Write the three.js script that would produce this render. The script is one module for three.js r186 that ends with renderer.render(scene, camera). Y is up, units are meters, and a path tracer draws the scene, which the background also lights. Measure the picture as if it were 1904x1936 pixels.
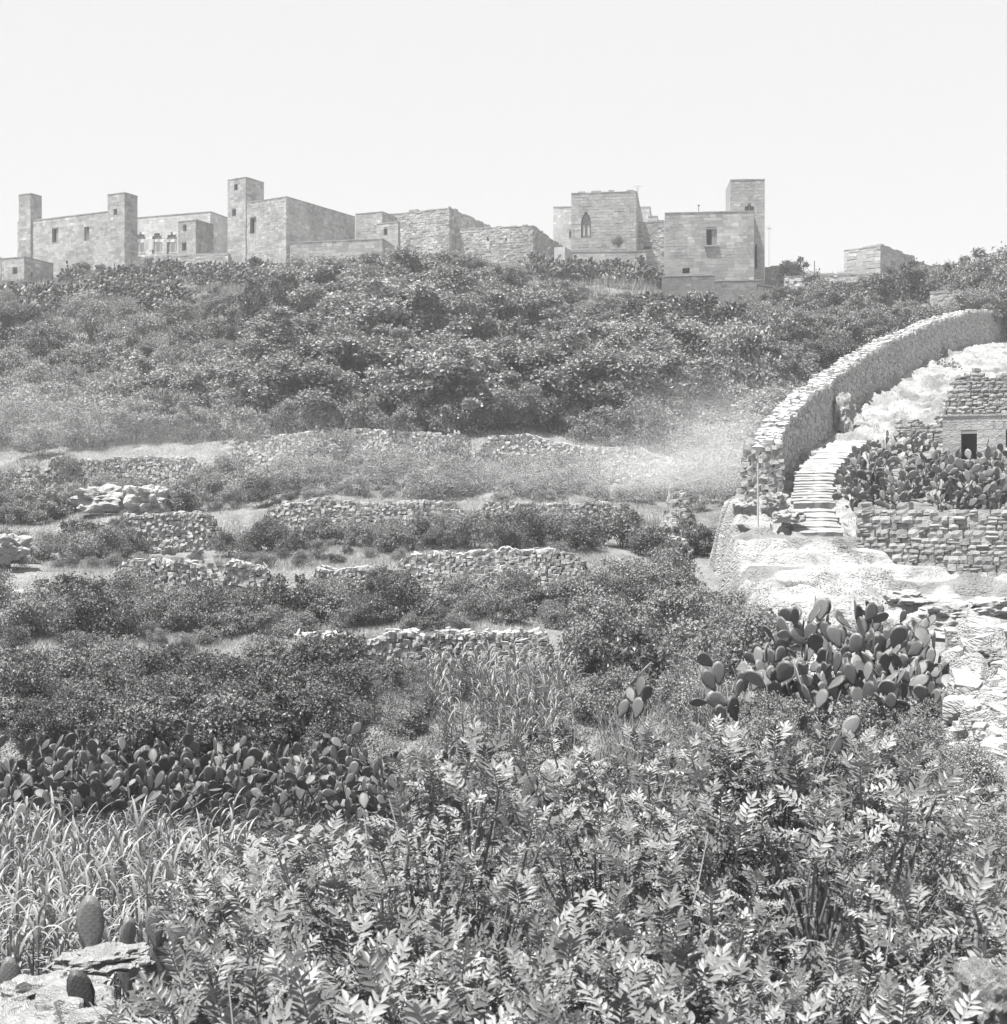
import * as THREE from 'three';
import { mergeGeometries } from 'three/addons/utils/BufferGeometryUtils.js';

// ---------- camera, sky, sun, exposure ----------
const scene = new THREE.Scene();
const camera = new THREE.PerspectiveCamera(40, 1007 / 1024, 0.1, 6000);
camera.position.set(0, 0, 0);
camera.lookAt(0, 0, -10);
camera.focus = 35; camera.userData.fStop = 10;
{
  const W = 64, H = 32, data = new Float32Array(W * H * 4);
  for (let j = 0; j < H; j++) for (let i = 0; i < W; i++) {
    const el = ((j + 0.5) / H - 0.5) * Math.PI;
    const up = Math.max(0, Math.sin(el));
    const v = 0.348 - 0.05 * up;
    data.set([v, v, v, 1], (j * W + i) * 4);
  }
  const sky = new THREE.DataTexture(data, W, H, THREE.RGBAFormat, THREE.FloatType);
  sky.mapping = THREE.EquirectangularReflectionMapping; sky.magFilter = THREE.LinearFilter; sky.minFilter = THREE.LinearFilter;
  sky.needsUpdate = true;
  scene.background = sky; scene.environment = sky;
}
const sun = new THREE.DirectionalLight(new THREE.Color(1, 0.995, 0.985), 5);
sun.name = 'sun';
const SUN = new THREE.Vector3(-0.28, 0.93, 0.12).normalize();
sun.position.copy(SUN).multiplyScalar(200).add(new THREE.Vector3(0, 0, -70));
sun.target.position.set(0, 0, -70);
sun.castShadow = true; sun.shadow.mapSize.set(4096, 4096);
Object.assign(sun.shadow.camera, { left: -110, right: 110, top: 110, bottom: -110, near: 1, far: 500 });
scene.add(sun, sun.target);
scene.fog = new THREE.FogExp2(new THREE.Color(0.92, 0.92, 0.92), 0.0008);
const renderer = new THREE.WebGLRenderer({ antialias: true });
renderer.toneMapping = THREE.LinearToneMapping;
renderer.toneMappingExposure = 2.6;
renderer.shadowMap.enabled = true;

// ---------- helpers ----------
function RNG(a) { return () => { a |= 0; a = a + 0x6D2B79F5 | 0; let t = Math.imul(a ^ a >>> 15, 1 | a); t = t + Math.imul(t ^ t >>> 7, 61 | t) ^ t; return ((t ^ t >>> 14) >>> 0) / 4294967296; }; }
let rnd = RNG(7);
const rr = (a, b) => a + (b - a) * rnd();
const V3 = (x, y, z) => new THREE.Vector3(x, y, z);
const lerp = (a, b, t) => a + (b - a) * t, clamp = (x, a, b) => Math.min(b, Math.max(a, x)), sstep = (a, b, x) => { const t = clamp((x - a) / (b - a), 0, 1); return t * t * (3 - 2 * t); };
const hash = (x, y, z) => { let h = Math.imul(x | 0, 374761393) + Math.imul(y | 0, 668265263) + Math.imul(z | 0, 2147483647 ^ 1274126177); h = Math.imul(h ^ h >>> 13, 1274126177); return ((h ^ h >>> 16) >>> 0) / 4294967296; };
function noise(x, y = 0, z = 0) {
  const X = Math.floor(x), Y = Math.floor(y), Z = Math.floor(z), s = (t) => t * t * (3 - 2 * t), u = s(x - X), v = s(y - Y), w = s(z - Z);
  const L = (k) => lerp(lerp(hash(X, Y, Z + k), hash(X + 1, Y, Z + k), u), lerp(hash(X, Y + 1, Z + k), hash(X + 1, Y + 1, Z + k), u), v);
  return lerp(L(0), L(1), w);
}
const fbm = (x, y, z = 0, o = 4) => { let s = 0, a = 0.5, n = 0; for (let i = 0; i < o; i++) { s += a * noise(x, y, z + i * 7.3); n += a; x *= 2.03; y *= 2.03; z *= 2.03; a *= 0.5; } return s / n; };
// a place in the photograph (1904 x 1936 grid) at a distance gives a point in the world
const F = 2659.6, CX = 952, CY = 968;
const at = (x, y, d) => V3((x - CX) / F * d, (CY - y) / F * d, -d);
const wx = (x, d) => (x - CX) / F * d, wy = (y, d) => (CY - y) / F * d;
const taken = {};
function numbered(n) { const k = taken[n] = (taken[n] ?? -1) + 1; return k ? n + '_' + String(k).padStart(3, '0') : n; }
function tag(o, label, category, group, kind) { if (label) o.userData.label = label; if (category) o.userData.category = category; if (group) o.userData.group = group; if (kind) o.userData.kind = kind; return o; }
function shadows(o) { o.traverse((c) => { if (c.isMesh) { c.castShadow = true; c.receiveShadow = true; } }); return o; }
function thing(name, label, category, group) { const g = new THREE.Group(); g.name = numbered(name); scene.add(g); return tag(g, label, category, group); }
function part(name, geo, mat, parent, stuff) { const m = new THREE.Mesh(geo, mat); m.name = name; m.castShadow = m.receiveShadow = true; if (stuff) m.userData.kind = 'stuff'; parent.add(m); return m; }
function structure(name, geo, mat, label) { const m = part(numbered(name), geo, mat, scene); return tag(m, label, null, null, 'structure'); }
// collects faces; each face carries a tone
class GB {
  constructor() { this.p = []; this.c = []; this.u = []; this.i = []; }
  vert(x, y, z, c = 1, u = 0, v = 0) { this.p.push(x, y, z); this.c.push(c, c, c); this.u.push(u, v); return this.p.length / 3 - 1; }
  tri(a, b, c) { this.i.push(a, b, c); }
  quad(a, b, c, d) { this.i.push(a, b, c, a, c, d); }
  // eight corners: 0-3 at the back (ccw seen from the front), 4-7 in front
  hexa(q, c, back = true) {
    const b = q.map((v) => this.vert(v.x, v.y, v.z, c, (v.x + v.z) * 0.7, v.y));
    this.quad(b[4], b[5], b[6], b[7]); this.quad(b[3], b[7], b[6], b[2]); this.quad(b[0], b[1], b[5], b[4]); this.quad(b[1], b[2], b[6], b[5]); this.quad(b[0], b[4], b[7], b[3]);
    if (back) this.quad(b[1], b[0], b[3], b[2]);
  }
  // a stone: centre o, right r, up u, out n (unit), half sizes, jitter
  stone(o, r, u, n, a, b, c, j, tone, back = true) {
    const q = [];
    for (const k of [-1, 1]) for (const [s, t] of [[-1, -1], [1, -1], [1, 1], [-1, 1]]) {
      const f = k > 0 ? 0.86 : 1;
      q.push(o.clone().addScaledVector(r, s * a * f * (1 + rr(-j, j))).addScaledVector(u, t * b * f * (1 + rr(-j, j))).addScaledVector(n, k * c * (1 + rr(-j, j))));
    }
    this.hexa(q, tone, back);
  }
  build(smooth) {
    const g = new THREE.BufferGeometry();
    g.setAttribute('position', new THREE.Float32BufferAttribute(this.p, 3));
    g.setAttribute('color', new THREE.Float32BufferAttribute(this.c, 3));
    g.setAttribute('uv', new THREE.Float32BufferAttribute(this.u, 2));
    g.setIndex(this.i);
    if (smooth) g.computeVertexNormals();
    return g;
  }
}
// grey noise textures
function tex(n, fn) {
  const d = new Uint8Array(n * n * 4);
  for (let y = 0; y < n; y++) for (let x = 0; x < n; x++) { const v = clamp(fn(x / n, y / n), 0, 1) * 255; d.set([v, v, v, 255], (y * n + x) * 4); }
  const t = new THREE.DataTexture(d, n, n); t.wrapS = t.wrapT = THREE.RepeatWrapping; t.magFilter = THREE.LinearFilter; t.minFilter = THREE.LinearFilter; t.needsUpdate = true; return t;
}
// tiling fbm: blend of four shifted reads
const tfbm = (x, y, f, z, o = 4) => { const A = (u, v) => fbm(u * f, v * f, z, o), sx = x, sy = y; return lerp(lerp(A(x, y), A(x - 1, y), sx), lerp(A(x, y - 1), A(x - 1, y - 1), sx), sy); };
const con = (v, k) => (v - 0.5) * k + 0.5;
const T_stone = tex(256, (x, y) => con(0.6 * tfbm(x, y, 9, 1) + 0.4 * tfbm(x, y, 40, 5, 3), 2.2) * 0.42 + 0.52);
const T_stoneB = tex(256, (x, y) => con(0.5 * tfbm(x, y, 14, 3) + 0.5 * tfbm(x, y, 50, 8, 3), 2.6));
const T_wall = tex(256, (x, y) => con(0.5 * tfbm(x, y * 0.999, 7, 11) + 0.3 * tfbm(x, y, 30, 15, 3) + 0.2 * fbm(x * 22, y * 3, 2), 2.4) * 0.4 + 0.5);
const T_earth = tex(512, (x, y) => con(0.5 * tfbm(x, y, 8, 21) + 0.5 * tfbm(x, y, 64, 25, 3), 2.6) * 0.6 + 0.32);
const T_earthB = tex(512, (x, y) => con(tfbm(x, y, 60, 31, 3), 2.4));
const T_leaf = tex(64, (x, y) => 0.86 + 0.14 * noise(x * 9, y * 9) - (Math.abs(x - 0.5) < 0.03 ? 0.12 : 0));
const T_pad = tex(128, (x, y) => { const u = x * 7, v = y * 10 + (Math.floor(u) % 2) * 0.5, r = Math.hypot(u - Math.floor(u) - 0.5, v - Math.floor(v) - 0.5); return 0.72 + 0.2 * fbm(x * 6, y * 6) + (r < 0.08 ? 0.22 : 0); });
const T_padB = tex(128, (x, y) => { const u = x * 7, v = y * 10 + (Math.floor(u) % 2) * 0.5, r = Math.hypot(u - Math.floor(u) - 0.5, v - Math.floor(v) - 0.5); return 0.4 + 0.2 * fbm(x * 9, y * 9) + 0.4 * Math.max(0, 1 - r * 5); });
[T_stone, T_wall, T_earth, T_leaf, T_pad].forEach((t) => { t.colorSpace = THREE.NoColorSpace; });
const grey = (v) => new THREE.Color().setRGB(v, v, v);
const mat = (v, o = {}) => new THREE.MeshStandardMaterial({ color: grey(v), roughness: 0.95, side: THREE.DoubleSide, ...o });
const rep = (t, k) => { const c = t.clone(); c.repeat.set(k, k); c.needsUpdate = true; return c; };
const M = {
  earth: mat(0.28, { map: rep(T_earth, 0.22), bumpMap: rep(T_earthB, 0.5), bumpScale: 0.06 }),
  rock: mat(0.35, { map: rep(T_stone, 0.3), bumpMap: rep(T_stoneB, 0.4), bumpScale: 0.09, vertexColors: true }),
  rubble: mat(0.36, { map: rep(T_stone, 0.9), bumpMap: rep(T_stoneB, 1.4), bumpScale: 0.02, vertexColors: true }),
  core: mat(0.3, { map: rep(T_stone, 0.9), vertexColors: true }),
  ashlar: mat(0.46, { map: rep(T_wall, 0.23), bumpMap: rep(T_stoneB, 0.8), bumpScale: 0.02, vertexColors: true }),
  mortar: mat(0.34, { map: rep(T_wall, 0.25) }),
  white: mat(0.6, { map: rep(T_wall, 0.3) }),
  step: mat(0.33, { map: rep(T_stone, 0.6), bumpMap: rep(T_stoneB, 0.8), bumpScale: 0.03 }),
  wood: mat(0.10, { roughness: 0.7 }), shutter: mat(0.2, { roughness: 0.8 }), paleWood: mat(0.42, { roughness: 0.8 }),
  glass: mat(0.04, { roughness: 0.15 }), pane: mat(0.5, { roughness: 0.2 }),
  iron: mat(0.2, { roughness: 0.6, metalness: 0.3 }), lampIron: mat(0.42, { roughness: 0.6 }),
  bark: mat(0.11, { roughness: 1 }), stem: mat(0.14, { roughness: 0.8 }), dryStem: mat(0.22, { roughness: 0.9 }), cloth: mat(0.65),
};
const leafMat = (v, o = {}) => new THREE.MeshPhysicalMaterial({ color: grey(v), roughness: 1, transmission: 0.16, thickness: 0, ior: 1.4, side: THREE.DoubleSide, vertexColors: true, clearcoat: 0.5, clearcoatRoughness: 0.4, ...o });
Object.assign(M, {
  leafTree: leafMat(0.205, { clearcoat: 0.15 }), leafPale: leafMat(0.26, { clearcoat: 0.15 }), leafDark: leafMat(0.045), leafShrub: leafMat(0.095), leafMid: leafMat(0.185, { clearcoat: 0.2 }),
  boulder: mat(0.38, { map: T_stone, bumpMap: rep(T_stoneB, 1.5), bumpScale: 0.02, vertexColors: true }),
  leafNear: leafMat(0.25, { transmission: 0.08, clearcoat: 0.55, clearcoatRoughness: 0.38, map: T_leaf }),
  leafVine: leafMat(0.2, { clearcoat: 0.3, clearcoatRoughness: 0.4 }),
  reed: leafMat(0.19, { clearcoat: 0.4, clearcoatRoughness: 0.35 }),
  dry: leafMat(0.37, { clearcoat: 0 }), 
  pad: mat(0.09, { roughness: 0.55, map: T_pad, bumpMap: T_padB, bumpScale: 0.008 }),
  padFar: mat(0.065, { roughness: 0.6, vertexColors: true }),
});
// ---------- the land: rows of points that follow the terrace walls ----------
const XC = [-600, 0, 300, 650, 950, 1150, 1350, 1600, 1904, 2500];
const k10 = (d) => XC.map(() => d);
const ROWS = [
  [k10(2.2), [-2.3, -2.3, -2.3, -2.3, -2.3, -2.3, -2.3, -2.2, -2.1, -2]],
  [k10(5), [-2.9, -2.9, -2.8, -2.7, -2.7, -2.7, -2.7, -2.5, -2.15, -2]],
  [k10(9), [-3.7, -3.7, -3.7, -3.6, -3.6, -3.5, -3.4, -3, -2.45, -2.1]],
  [k10(14), [-4.4, -4.4, -4.4, -4.5, -4.5, -4.4, -4.3, -3.8, -3, -2.5]],
  [k10(20), [-5, -5, -5, -5.1, -5.1, -5, -4.5, -3.5, -2.9, -2.4]],
  [k10(26.5), [-5.4, -5.4, -5.4, -5.4, -5.3, -5.2, -4.5, -3.1, -2.6, -2]],
  [k10(28.3), [-4.5, -4.4, -4.4, -4.3, -4.3, -4.5, -4.3, -3, -2.5, -2]],
  [k10(37.5), [-4.3, -4.3, -4.3, -4.25, -4.3, -4.3, -4.2, -2.7, -2.6, -2]],
  [k10(37.9), [-4, -4, -3.9, -3.65, -3.4, -3.6, -4, -2.7, -2.6, -2]],
  [k10(47.6), [-3, -3, -3.05, -2.9, -2.6, -2.7, -3.2, -2.3, -2.3, -2]],
  [k10(48), [-2.3, -2.2, -2.1, -2.15, -1.8, -1.9, -2.7, -2.2, -2.2, -2]],
  [k10(59.5), [-1.8, -1.8, -1.8, -0.95, -0.75, -0.8, -0.9, 0.2, 0.5, 1]],
  [k10(60), [-0.8, -0.7, -0.4, 0.1, 0.1, 0.05, -0.3, 0.4, 0.6, 1]],
  [k10(70), [0.5, 0.5, 0.6, 2.4, 1.8, 1.3, 1, 1.9, 3.2, 4]],
  [k10(70.6), [2.2, 2.3, 2.4, 3.7, 3.4, 2.7, 2.2, 2.4, 3.6, 4]],
  [k10(90), [8, 8, 8, 8.8, 8.8, 8, 6, 7, 8, 8.4]],
  [k10(112), [15.5, 15.5, 15.5, 16.3, 16.3, 15.5, 14, 17, 15.2, 15]],
  [k10(132), [21.5, 21.5, 22, 22.3, 22.6, 22.4, 20.4, 21.8, 21, 20.5]],
  [k10(140), [23.5, 23.3, 23.8, 24, 24.2, 24.4, 22.9, 23, 22.5, 22.5]],
  [k10(165), [25, 25, 25, 25, 25, 25, 24.5, 24.5, 24.5, 24.5]],
  [k10(420), [27, 27, 27, 27, 27, 27, 27, 27, 27, 27]],
  [k10(4500), [-20, -20, -20, -20, -20, -20, -20, -20, -20, -20]],
];
function rowAt(k, x) {
  const Y = ROWS[k][1]; x = clamp(x, XC[0], XC[XC.length - 1]);
  let j = 0; while (j < XC.length - 2 && x > XC[j + 1]) j++;
  const t = (x - XC[j]) / (XC[j + 1] - XC[j]); return lerp(Y[j], Y[j + 1], t * t * (3 - 2 * t));
}
const rowD = (k, x) => { const d = ROWS[k][0][0]; return d > 30 && d < 75 ? d + 0.9 * Math.sin(x * 0.006 + k * 0.7) + 0.25 * Math.sin(x * 0.031 + k) : d; };
function Hx(x, d) {
  let k = 0; while (k < ROWS.length - 2 && d > rowD(k + 1, x)) k++;
  const a = rowD(k, x), b = rowD(k + 1, x), t = clamp((d - a) / (b - a), 0, 1);
  const w = d > 3 && d < 200 ? (fbm(wx(x, d) * 0.7, d * 0.7, 3, 3) - 0.5) * (d > 75 ? 1.2 : 0.4) : 0;
  return lerp(rowAt(k, x), rowAt(k + 1, x), t) + w;
}
const Hw = (X, Z) => Hx(CX + F * X / Math.max(2.2, -Z), Math.max(2.2, -Z));
{
  const xs = [-9000, -4000, -2200, -1400]; for (let x = -900; x <= 2700; x += 24) xs.push(x); xs.push(3300, 4200, 6000, 11000);
  const g = new GB(), rows = [];
  for (let k = 0; k < ROWS.length - 1; k++) {
    const a = ROWS[k][0][0], b = ROWS[k + 1][0][0], n = b - a < 1 ? 2 : a > 160 ? 3 : Math.max(3, Math.round((b - a) / (a < 30 ? 0.6 : 0.9)));
    for (let s = 0; s < n; s++) rows.push([k, s / n]);
  }
  rows.push([ROWS.length - 2, 1]);
  const N = xs.length;
  for (const [k, s] of rows) for (const x of xs) {
    const d = lerp(rowD(k, x), rowD(k + 1, x), s), X = wx(x, d), y = Hx(x, d);
    g.vert(X, y, -d, 1, X, d);
  }
  for (let r = 0; r < rows.length - 1; r++) for (let i = 0; i < N - 1; i++) { const o = r * N + i; g.quad(o, o + 1, o + N + 1, o + N); }
  structure('ground', g.build(true), M.earth, 'dry earth of the terraced valley side');
  const b = new GB();
  b.quad(b.vert(-400, -2.32, 300, 1, -400, 300), b.vert(400, -2.32, 300, 1, 400, 300), b.vert(400, -2.32, -2.1, 1, 400, -2), b.vert(-400, -2.32, -2.1, 1, -400, -2));
  structure('near_ground', b.build(true), M.earth, 'dry earth bank where the photographer stands');
}
// ---------- limestone outcrop under the stairs ----------
const pathRows = [ // [x left, x right, y, distance] along the stepped path
  [1452, 1690, 1022, 46.5], [1474, 1690, 990, 48.4], [1472, 1690, 944, 51.5], [1479, 1700, 911, 54], [1494, 1710, 880, 56.7], [1518, 1720, 854, 59.5], [1549, 1735, 830, 62.5], [1582, 1750, 803, 66], [1618, 1790, 765, 71], [1655, 1840, 738, 75], [1689, 1880, 714, 79], [1744, 1930, 687, 84.5], [1781, 1990, 667, 89], [1811, 2050, 656, 94], [1850, 2110, 650, 99], [1900, 2200, 646, 104]];
function rockH(X, d) {
  const x = CX + F * X / d;
  const edge = 1338 + Math.max(0, 46 - d) * 6 + (fbm(X * 0.3, d * 0.45, 40) - 0.5) * 110;      // left brink
  const left = sstep(edge - 12, edge + 50, x);
  let y = d < 38 ? lerp(-3.25, -2.0, sstep(22, 38, d)) : lerp(-2.0, -0.88, sstep(38, 46.5, d));
  y -= sstep(1560, 1760, x) * sstep(47, 43, d) * 0.62;
  y += sstep(1560, 1400, x) * sstep(42, 46, d) * 0.45;
  if (d > 46.5) y = lerp(-0.88, 0.6, sstep(46.5, 52, d));
  const n = fbm(X * 0.8, d * 0.8, 50, 5) - 0.5, ridge = Math.abs(fbm(X * 0.22 + 9, d * 0.5, 60, 3) - 0.5);
  y += n * 1.15 - ridge * 1.3 + 0.15;
  const q = 0.42; const f = y / q - Math.floor(y / q); y = lerp(y, (Math.floor(y / q) + sstep(0.55, 1, f)) * q, 0.6);   // bedding ledges
  const base = Hx(x, d) - 1.2;
  return lerp(base, y, left);
}
{
  const g = new GB(), nx = 150, nd = 190, x0 = 4.2, x1 = 26, d0 = 23, d1 = 53;
  for (let j = 0; j <= nd; j++) for (let i = 0; i <= nx; i++) {
    const X = lerp(x0, x1, i / nx), d = lerp(d0, d1, j / nd);
    const y = rockH(X, d), t = 0.74 + 0.5 * fbm(X * 1.6, d * 1.6, 70) - 0.42 * sstep(0.54, 0.64, fbm(X * 0.5, d * 0.9, 75));
    g.vert(X + (fbm(y * 2, d) - 0.5) * 0.3, y, -d + (fbm(y * 2.3, X) - 0.5) * 0.3, t, X + y * 0.6, d + y * 0.8);
  }
  for (let j = 0; j < nd; j++) for (let i = 0; i < nx; i++) { const o = j * (nx + 1) + i; g.quad(o, o + 1, o + nx + 2, o + nx + 1); }
  structure('rock_outcrop', g.build(true), M.rock, 'bleached limestone outcrop at the foot of the stairs');
}
function lrow(d) { let k = 0; while (k < pathRows.length - 2 && d > pathRows[k + 1][3]) k++; const a = pathRows[k], b = pathRows[k + 1], t = clamp((d - a[3]) / (b[3] - a[3]), 0, 1); return [lerp(a[0], b[0], t), lerp(a[1], b[1], t), lerp(wy(a[2], a[3]), wy(b[2], b[3]), t)]; }
{
  const g = new GB(), nd = 330, nx = 44;
  for (let j = 0; j <= nd; j++) for (let i = 0; i <= nx; i++) {
    const d = lerp(46.5, 104, j / nd), [xl, xr, y] = lrow(d), s = i / nx, xx = lerp(xl - 14, xr + 20, s), X = wx(xx, d);
    const edge = sstep(0.12, 0, s) * 0.5;
    const n = (fbm(X * 0.9, d * 0.9, 80, 5) - 0.5) * 0.95 - Math.abs(fbm(X * 0.4, d * 0.4, 85) - 0.5) * 0.5 + (Math.abs(fbm(X * 2.1, d * 2.1, 87, 3) - 0.5) - 0.1) * 0.9;
    g.vert(X, y + n - 0.05 + edge * 0.2, -d, 0.6 + 0.6 * fbm(X * 2.2, d * 1.6, 90) - 0.34 * sstep(0.5, 0.62, fbm(X * 0.9, d * 0.8, 95)), X, d);
  }
  for (let j = 0; j < nd; j++) for (let i = 0; i < nx; i++) { const o = j * (nx + 1) + i; g.quad(o, o + 1, o + nx + 2, o + nx + 1); }
  structure('footpath', g.build(true), M.rock, 'rough bleached rock of the stepped footpath');
}
// the small field behind the stone retaining wall, rising to the hut
const fieldY = (d) => d < 62 ? lerp(-0.1, 2.7, sstep(43, 63, d)) : lerp(2.7, 11.2, (d - 62) / 34);
{
  const g = new GB(), nd = 70, nx = 30;
  for (let j = 0; j <= nd; j++) for (let i = 0; i <= nx; i++) {
    const f = i / nx, d = lerp(lerp(45.75, 33.5, f), 100, j / nd), [, xr] = lrow(d), xx = lerp(d < 50 ? 1614 : Math.max(1614, xr - 75), 2500, f), X = wx(xx, d);
    g.vert(X, fieldY(d) + (fbm(X, d, 99) - 0.5) * 0.3, -d, 1, X, d);
  }
  for (let j = 0; j < nd; j++) for (let i = 0; i < nx; i++) { const o = j * (nx + 1) + i; g.quad(o, o + 1, o + nx + 2, o + nx + 1); }
  structure('field', g.build(true), M.earth, 'walled patch of earth behind the field wall');
}
// ---------- steps of the footpath ----------
{
  const st = thing('stone_stairs', 'worn pale stone steps climbing beside the long rubble wall', 'stairs');
  const flights = [
    [[1545, 1014, 46.8], [1537, 968, 49.6], 8, 1.55], [[1537, 957, 50.4], [1541, 900, 54], 11, 1.5], [[1541, 900, 54], [1566, 868, 57.2], 8, 1.5], [[1566, 868, 57.2], [1612, 838, 61], 9, 1.45],
    [[1775, 757, 74.5], [1800, 727, 79], 8, 1.9], [[1822, 712, 82], [1868, 679, 89], 10, 1.9], [[1868, 679, 89], [1915, 658, 96], 8, 1.9]];
  const geos = [0, 1, 2, 3].map((s) => { const g = new THREE.BoxGeometry(1, 0.5, 1, 6, 1, 2), p = g.attributes.position; rnd = RNG(100 + s); for (let i = 0; i < p.count; i++) { const x = p.getX(i), y = p.getY(i), z = p.getZ(i); if (y > 0) { p.setY(i, y + (noise(x * 5 + s * 9, z * 3) - 0.5) * 0.06 - (Math.abs(x) > 0.45 ? 0.02 : 0)); p.setZ(i, z + (noise(x * 6, s * 4) - 0.5) * 0.16); } } const f = g.toNonIndexed(); f.deleteAttribute('normal'); return f; });
  rnd = RNG(11);
  for (const [a, b, n, w] of flights) {
    const A = at(...a), B = at(...b), dir = B.clone().sub(A); const run = Math.hypot(dir.x, dir.z) / n, yaw = Math.atan2(dir.x, -dir.z);
    for (let i = 0; i < n; i++) {
      const c = A.clone().lerp(B, (i + 0.5) / n), m = part('step', geos[i % 4], M.step, st);
      m.position.set(c.x + rr(-0.06, 0.06), c.y - 0.13 + rr(-0.015, 0.015), c.z); m.rotation.order = 'YXZ'; m.rotation.x = 0.2 + rr(-0.01, 0.01); m.rotation.y = -yaw * 0.6 + rr(-0.025, 0.025); m.scale.set(w * rr(0.92, 1.08), 1, run * 1.25);
    }
  }
}
// ---------- dry stone walls ----------
const UP = V3(0, 1, 0);
const tone = (a = 0.72, b = 1.15) => rr(a, b);
// a stone face from P(s) (base) with height h(s); s in metres along
function stoneFace(g, pts, n0, w, h, thick, j, tones = [0.7, 1.15], sag = 0) {
  // pts: [{b: base, t: top}] polyline; n0: +1 or -1 side that faces out
  for (let k = 0; k < pts.length - 1; k++) {
    const A = pts[k], B = pts[k + 1], L = Math.hypot(B.b.x - A.b.x, B.b.z - A.b.z), hm = Math.max(A.t.y - A.b.y, B.t.y - B.b.y);
    const r = V3(B.b.x - A.b.x, 0, B.b.z - A.b.z).normalize(), n = V3(-r.z, 0, r.x).multiplyScalar(n0);
    const rows = Math.max(1, Math.round(hm / h));
    for (let y = 0; y < rows; y++) {
      let s = rr(-0.5, 0) * w;
      while (s < L) {
        const ww = w * rr(0.6, 1.45), hh = h * rr(0.8, 1.15), f = clamp((s + ww / 2) / L, 0, 1);
        const bo = A.b.clone().lerp(B.b, f), to = A.t.clone().lerp(B.t, f);
        const o = bo.lerp(to, (y + 0.5) / rows + rr(-0.22, 0.22) / rows);
        o.addScaledVector(n, -thick * 0.4 + rr(-0.3, 0.35) * thick);
        const rl = r.clone().applyAxisAngle(n, rr(-0.24, 0.24)).applyAxisAngle(UP, rr(-0.2, 0.2)), up = UP.clone().applyAxisAngle(rl, rr(-0.25, 0.15));
        g.stone(o, rl, up, n, ww * 0.5, hh * 0.54, thick, j, tone(...tones));
        s += ww;
      }
    }
  }
}
function capStones(g, pts, w, h, across, tones = [0.9, 1.35]) {
  for (let k = 0; k < pts.length - 1; k++) {
    const A = pts[k].t, B = pts[k + 1].t, L = A.distanceTo(B), r = B.clone().sub(A).normalize(), n = V3(-r.z, 0, r.x).normalize();
    for (let q = 0; q < across.length; q++) for (let s = 0; s < L; s += w * rr(0.6, 1.1)) {
      if (rnd() < 0.12) continue;
      const o = A.clone().lerp(B, s / L).addScaledVector(n, across[q] + rr(-0.08, 0.08)); o.y += rr(-0.4, 0.6) * h;
      g.stone(o, r.clone().applyAxisAngle(UP, rr(-0.6, 0.6)), UP.clone().applyAxisAngle(r, rr(-0.3, 0.3)), n, w * rr(0.3, 0.6), h * rr(0.5, 1), w * rr(0.3, 0.55), 0.25, tone(...tones));
    }
  }
}
function terraceWall(label, x0, x1, row, w, h, o = {}) {
  const t = thing('terrace_wall', label, 'stone wall', 'dry stone terrace walls'), g = new GB(), pts = [], core = new GB();
  const n = Math.max(2, Math.round((x1 - x0) / 22));
  for (let i = 0; i <= n; i++) {
    const x = lerp(x0, x1, i / n), db = rowD(row, x) - 0.25, dt = rowD(row + 1, x) - 0.1, fall = (o.ends ?? 1) * 0.25 * (sstep(2, 0, i) + sstep(n - 2, n, i));
    pts.push({ b: V3(wx(x, db), Hx(x, db - 0.3) - 0.1, -db), t: V3(wx(x, dt), Hx(x, dt + 0.5) + (o.rise ?? 0.18) - fall + (noise(x * 0.05, row) - 0.5) * 0.25, -dt) });
  }
  pts.forEach((p, i) => { const k = Math.min(i, n - i), f = k < 2 ? lerp(0.3, 1, (k + noise(i * 3.7, row)) / 3) : 1; p.t.y = lerp(p.b.y, p.t.y, Math.min(1, f)); });
  stoneFace(g, pts, 1, w * 0.74, h * 0.74, o.thick ?? 0.15, 0.22, o.tones ?? [0.72, 1.25]);
  capStones(g, pts, w * 0.85, h * 0.5, [0, -0.3], [1, 1.5]);
  for (let i = 0; i < n; i++) { const a = pts[i], b = pts[i + 1]; const q = (p, y, z) => core.vert(p.x, y, p.z - z, 1, p.x, y); core.quad(q(a.b, a.b.y - 0.4, 0.16), q(b.b, b.b.y - 0.4, 0.16), q(b.t, b.t.y - 0.1, 0.12), q(a.t, a.t.y - 0.1, 0.12)); core.quad(q(a.t, a.t.y - 0.1, 0.12), q(b.t, b.t.y - 0.1, 0.12), q(b.t, b.t.y - 0.12, 0.9), q(a.t, a.t.y - 0.12, 0.9)); }
  part('core', core.build(), M.core, t); part('stonework', g.build(), M.rubble, t, true);
  return t;
}
rnd = RNG(21);
terraceWall('lowest rubble terrace wall, just above the leaning canes', 520, 1070, 7, 0.24, 0.17);
terraceWall('tall clean-faced rubble wall below the long grass strip', 190, 545, 9, 0.26, 0.18, { rise: 0.35 });
terraceWall('short low rubble wall between two grassy gaps', 560, 760, 9, 0.24, 0.16);
terraceWall('broken rubble terrace wall with a tumbled bulging top', 715, 1140, 9, 0.25, 0.17, { rise: 0.35 });
terraceWall('rough shadowed rubble wall below the pale boulders', 170, 440, 11, 0.27, 0.19);
terraceWall('rubble terrace wall running behind the middle shrubs', 470, 905, 11, 0.25, 0.16);
terraceWall('rubble terrace wall fading into the smoke', 880, 1200, 11, 0.25, 0.16);
terraceWall('rubble wall piece at the edge of the photograph, below the pale shrubs', -60, 108, 12, 0.26, 0.18, { rise: -0.4 });
terraceWall('upper rubble wall near the narrow dark tree', 400, 640, 13, 0.26, 0.18, { rise: 0.3, tones: [0.9, 1.4] });
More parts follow.
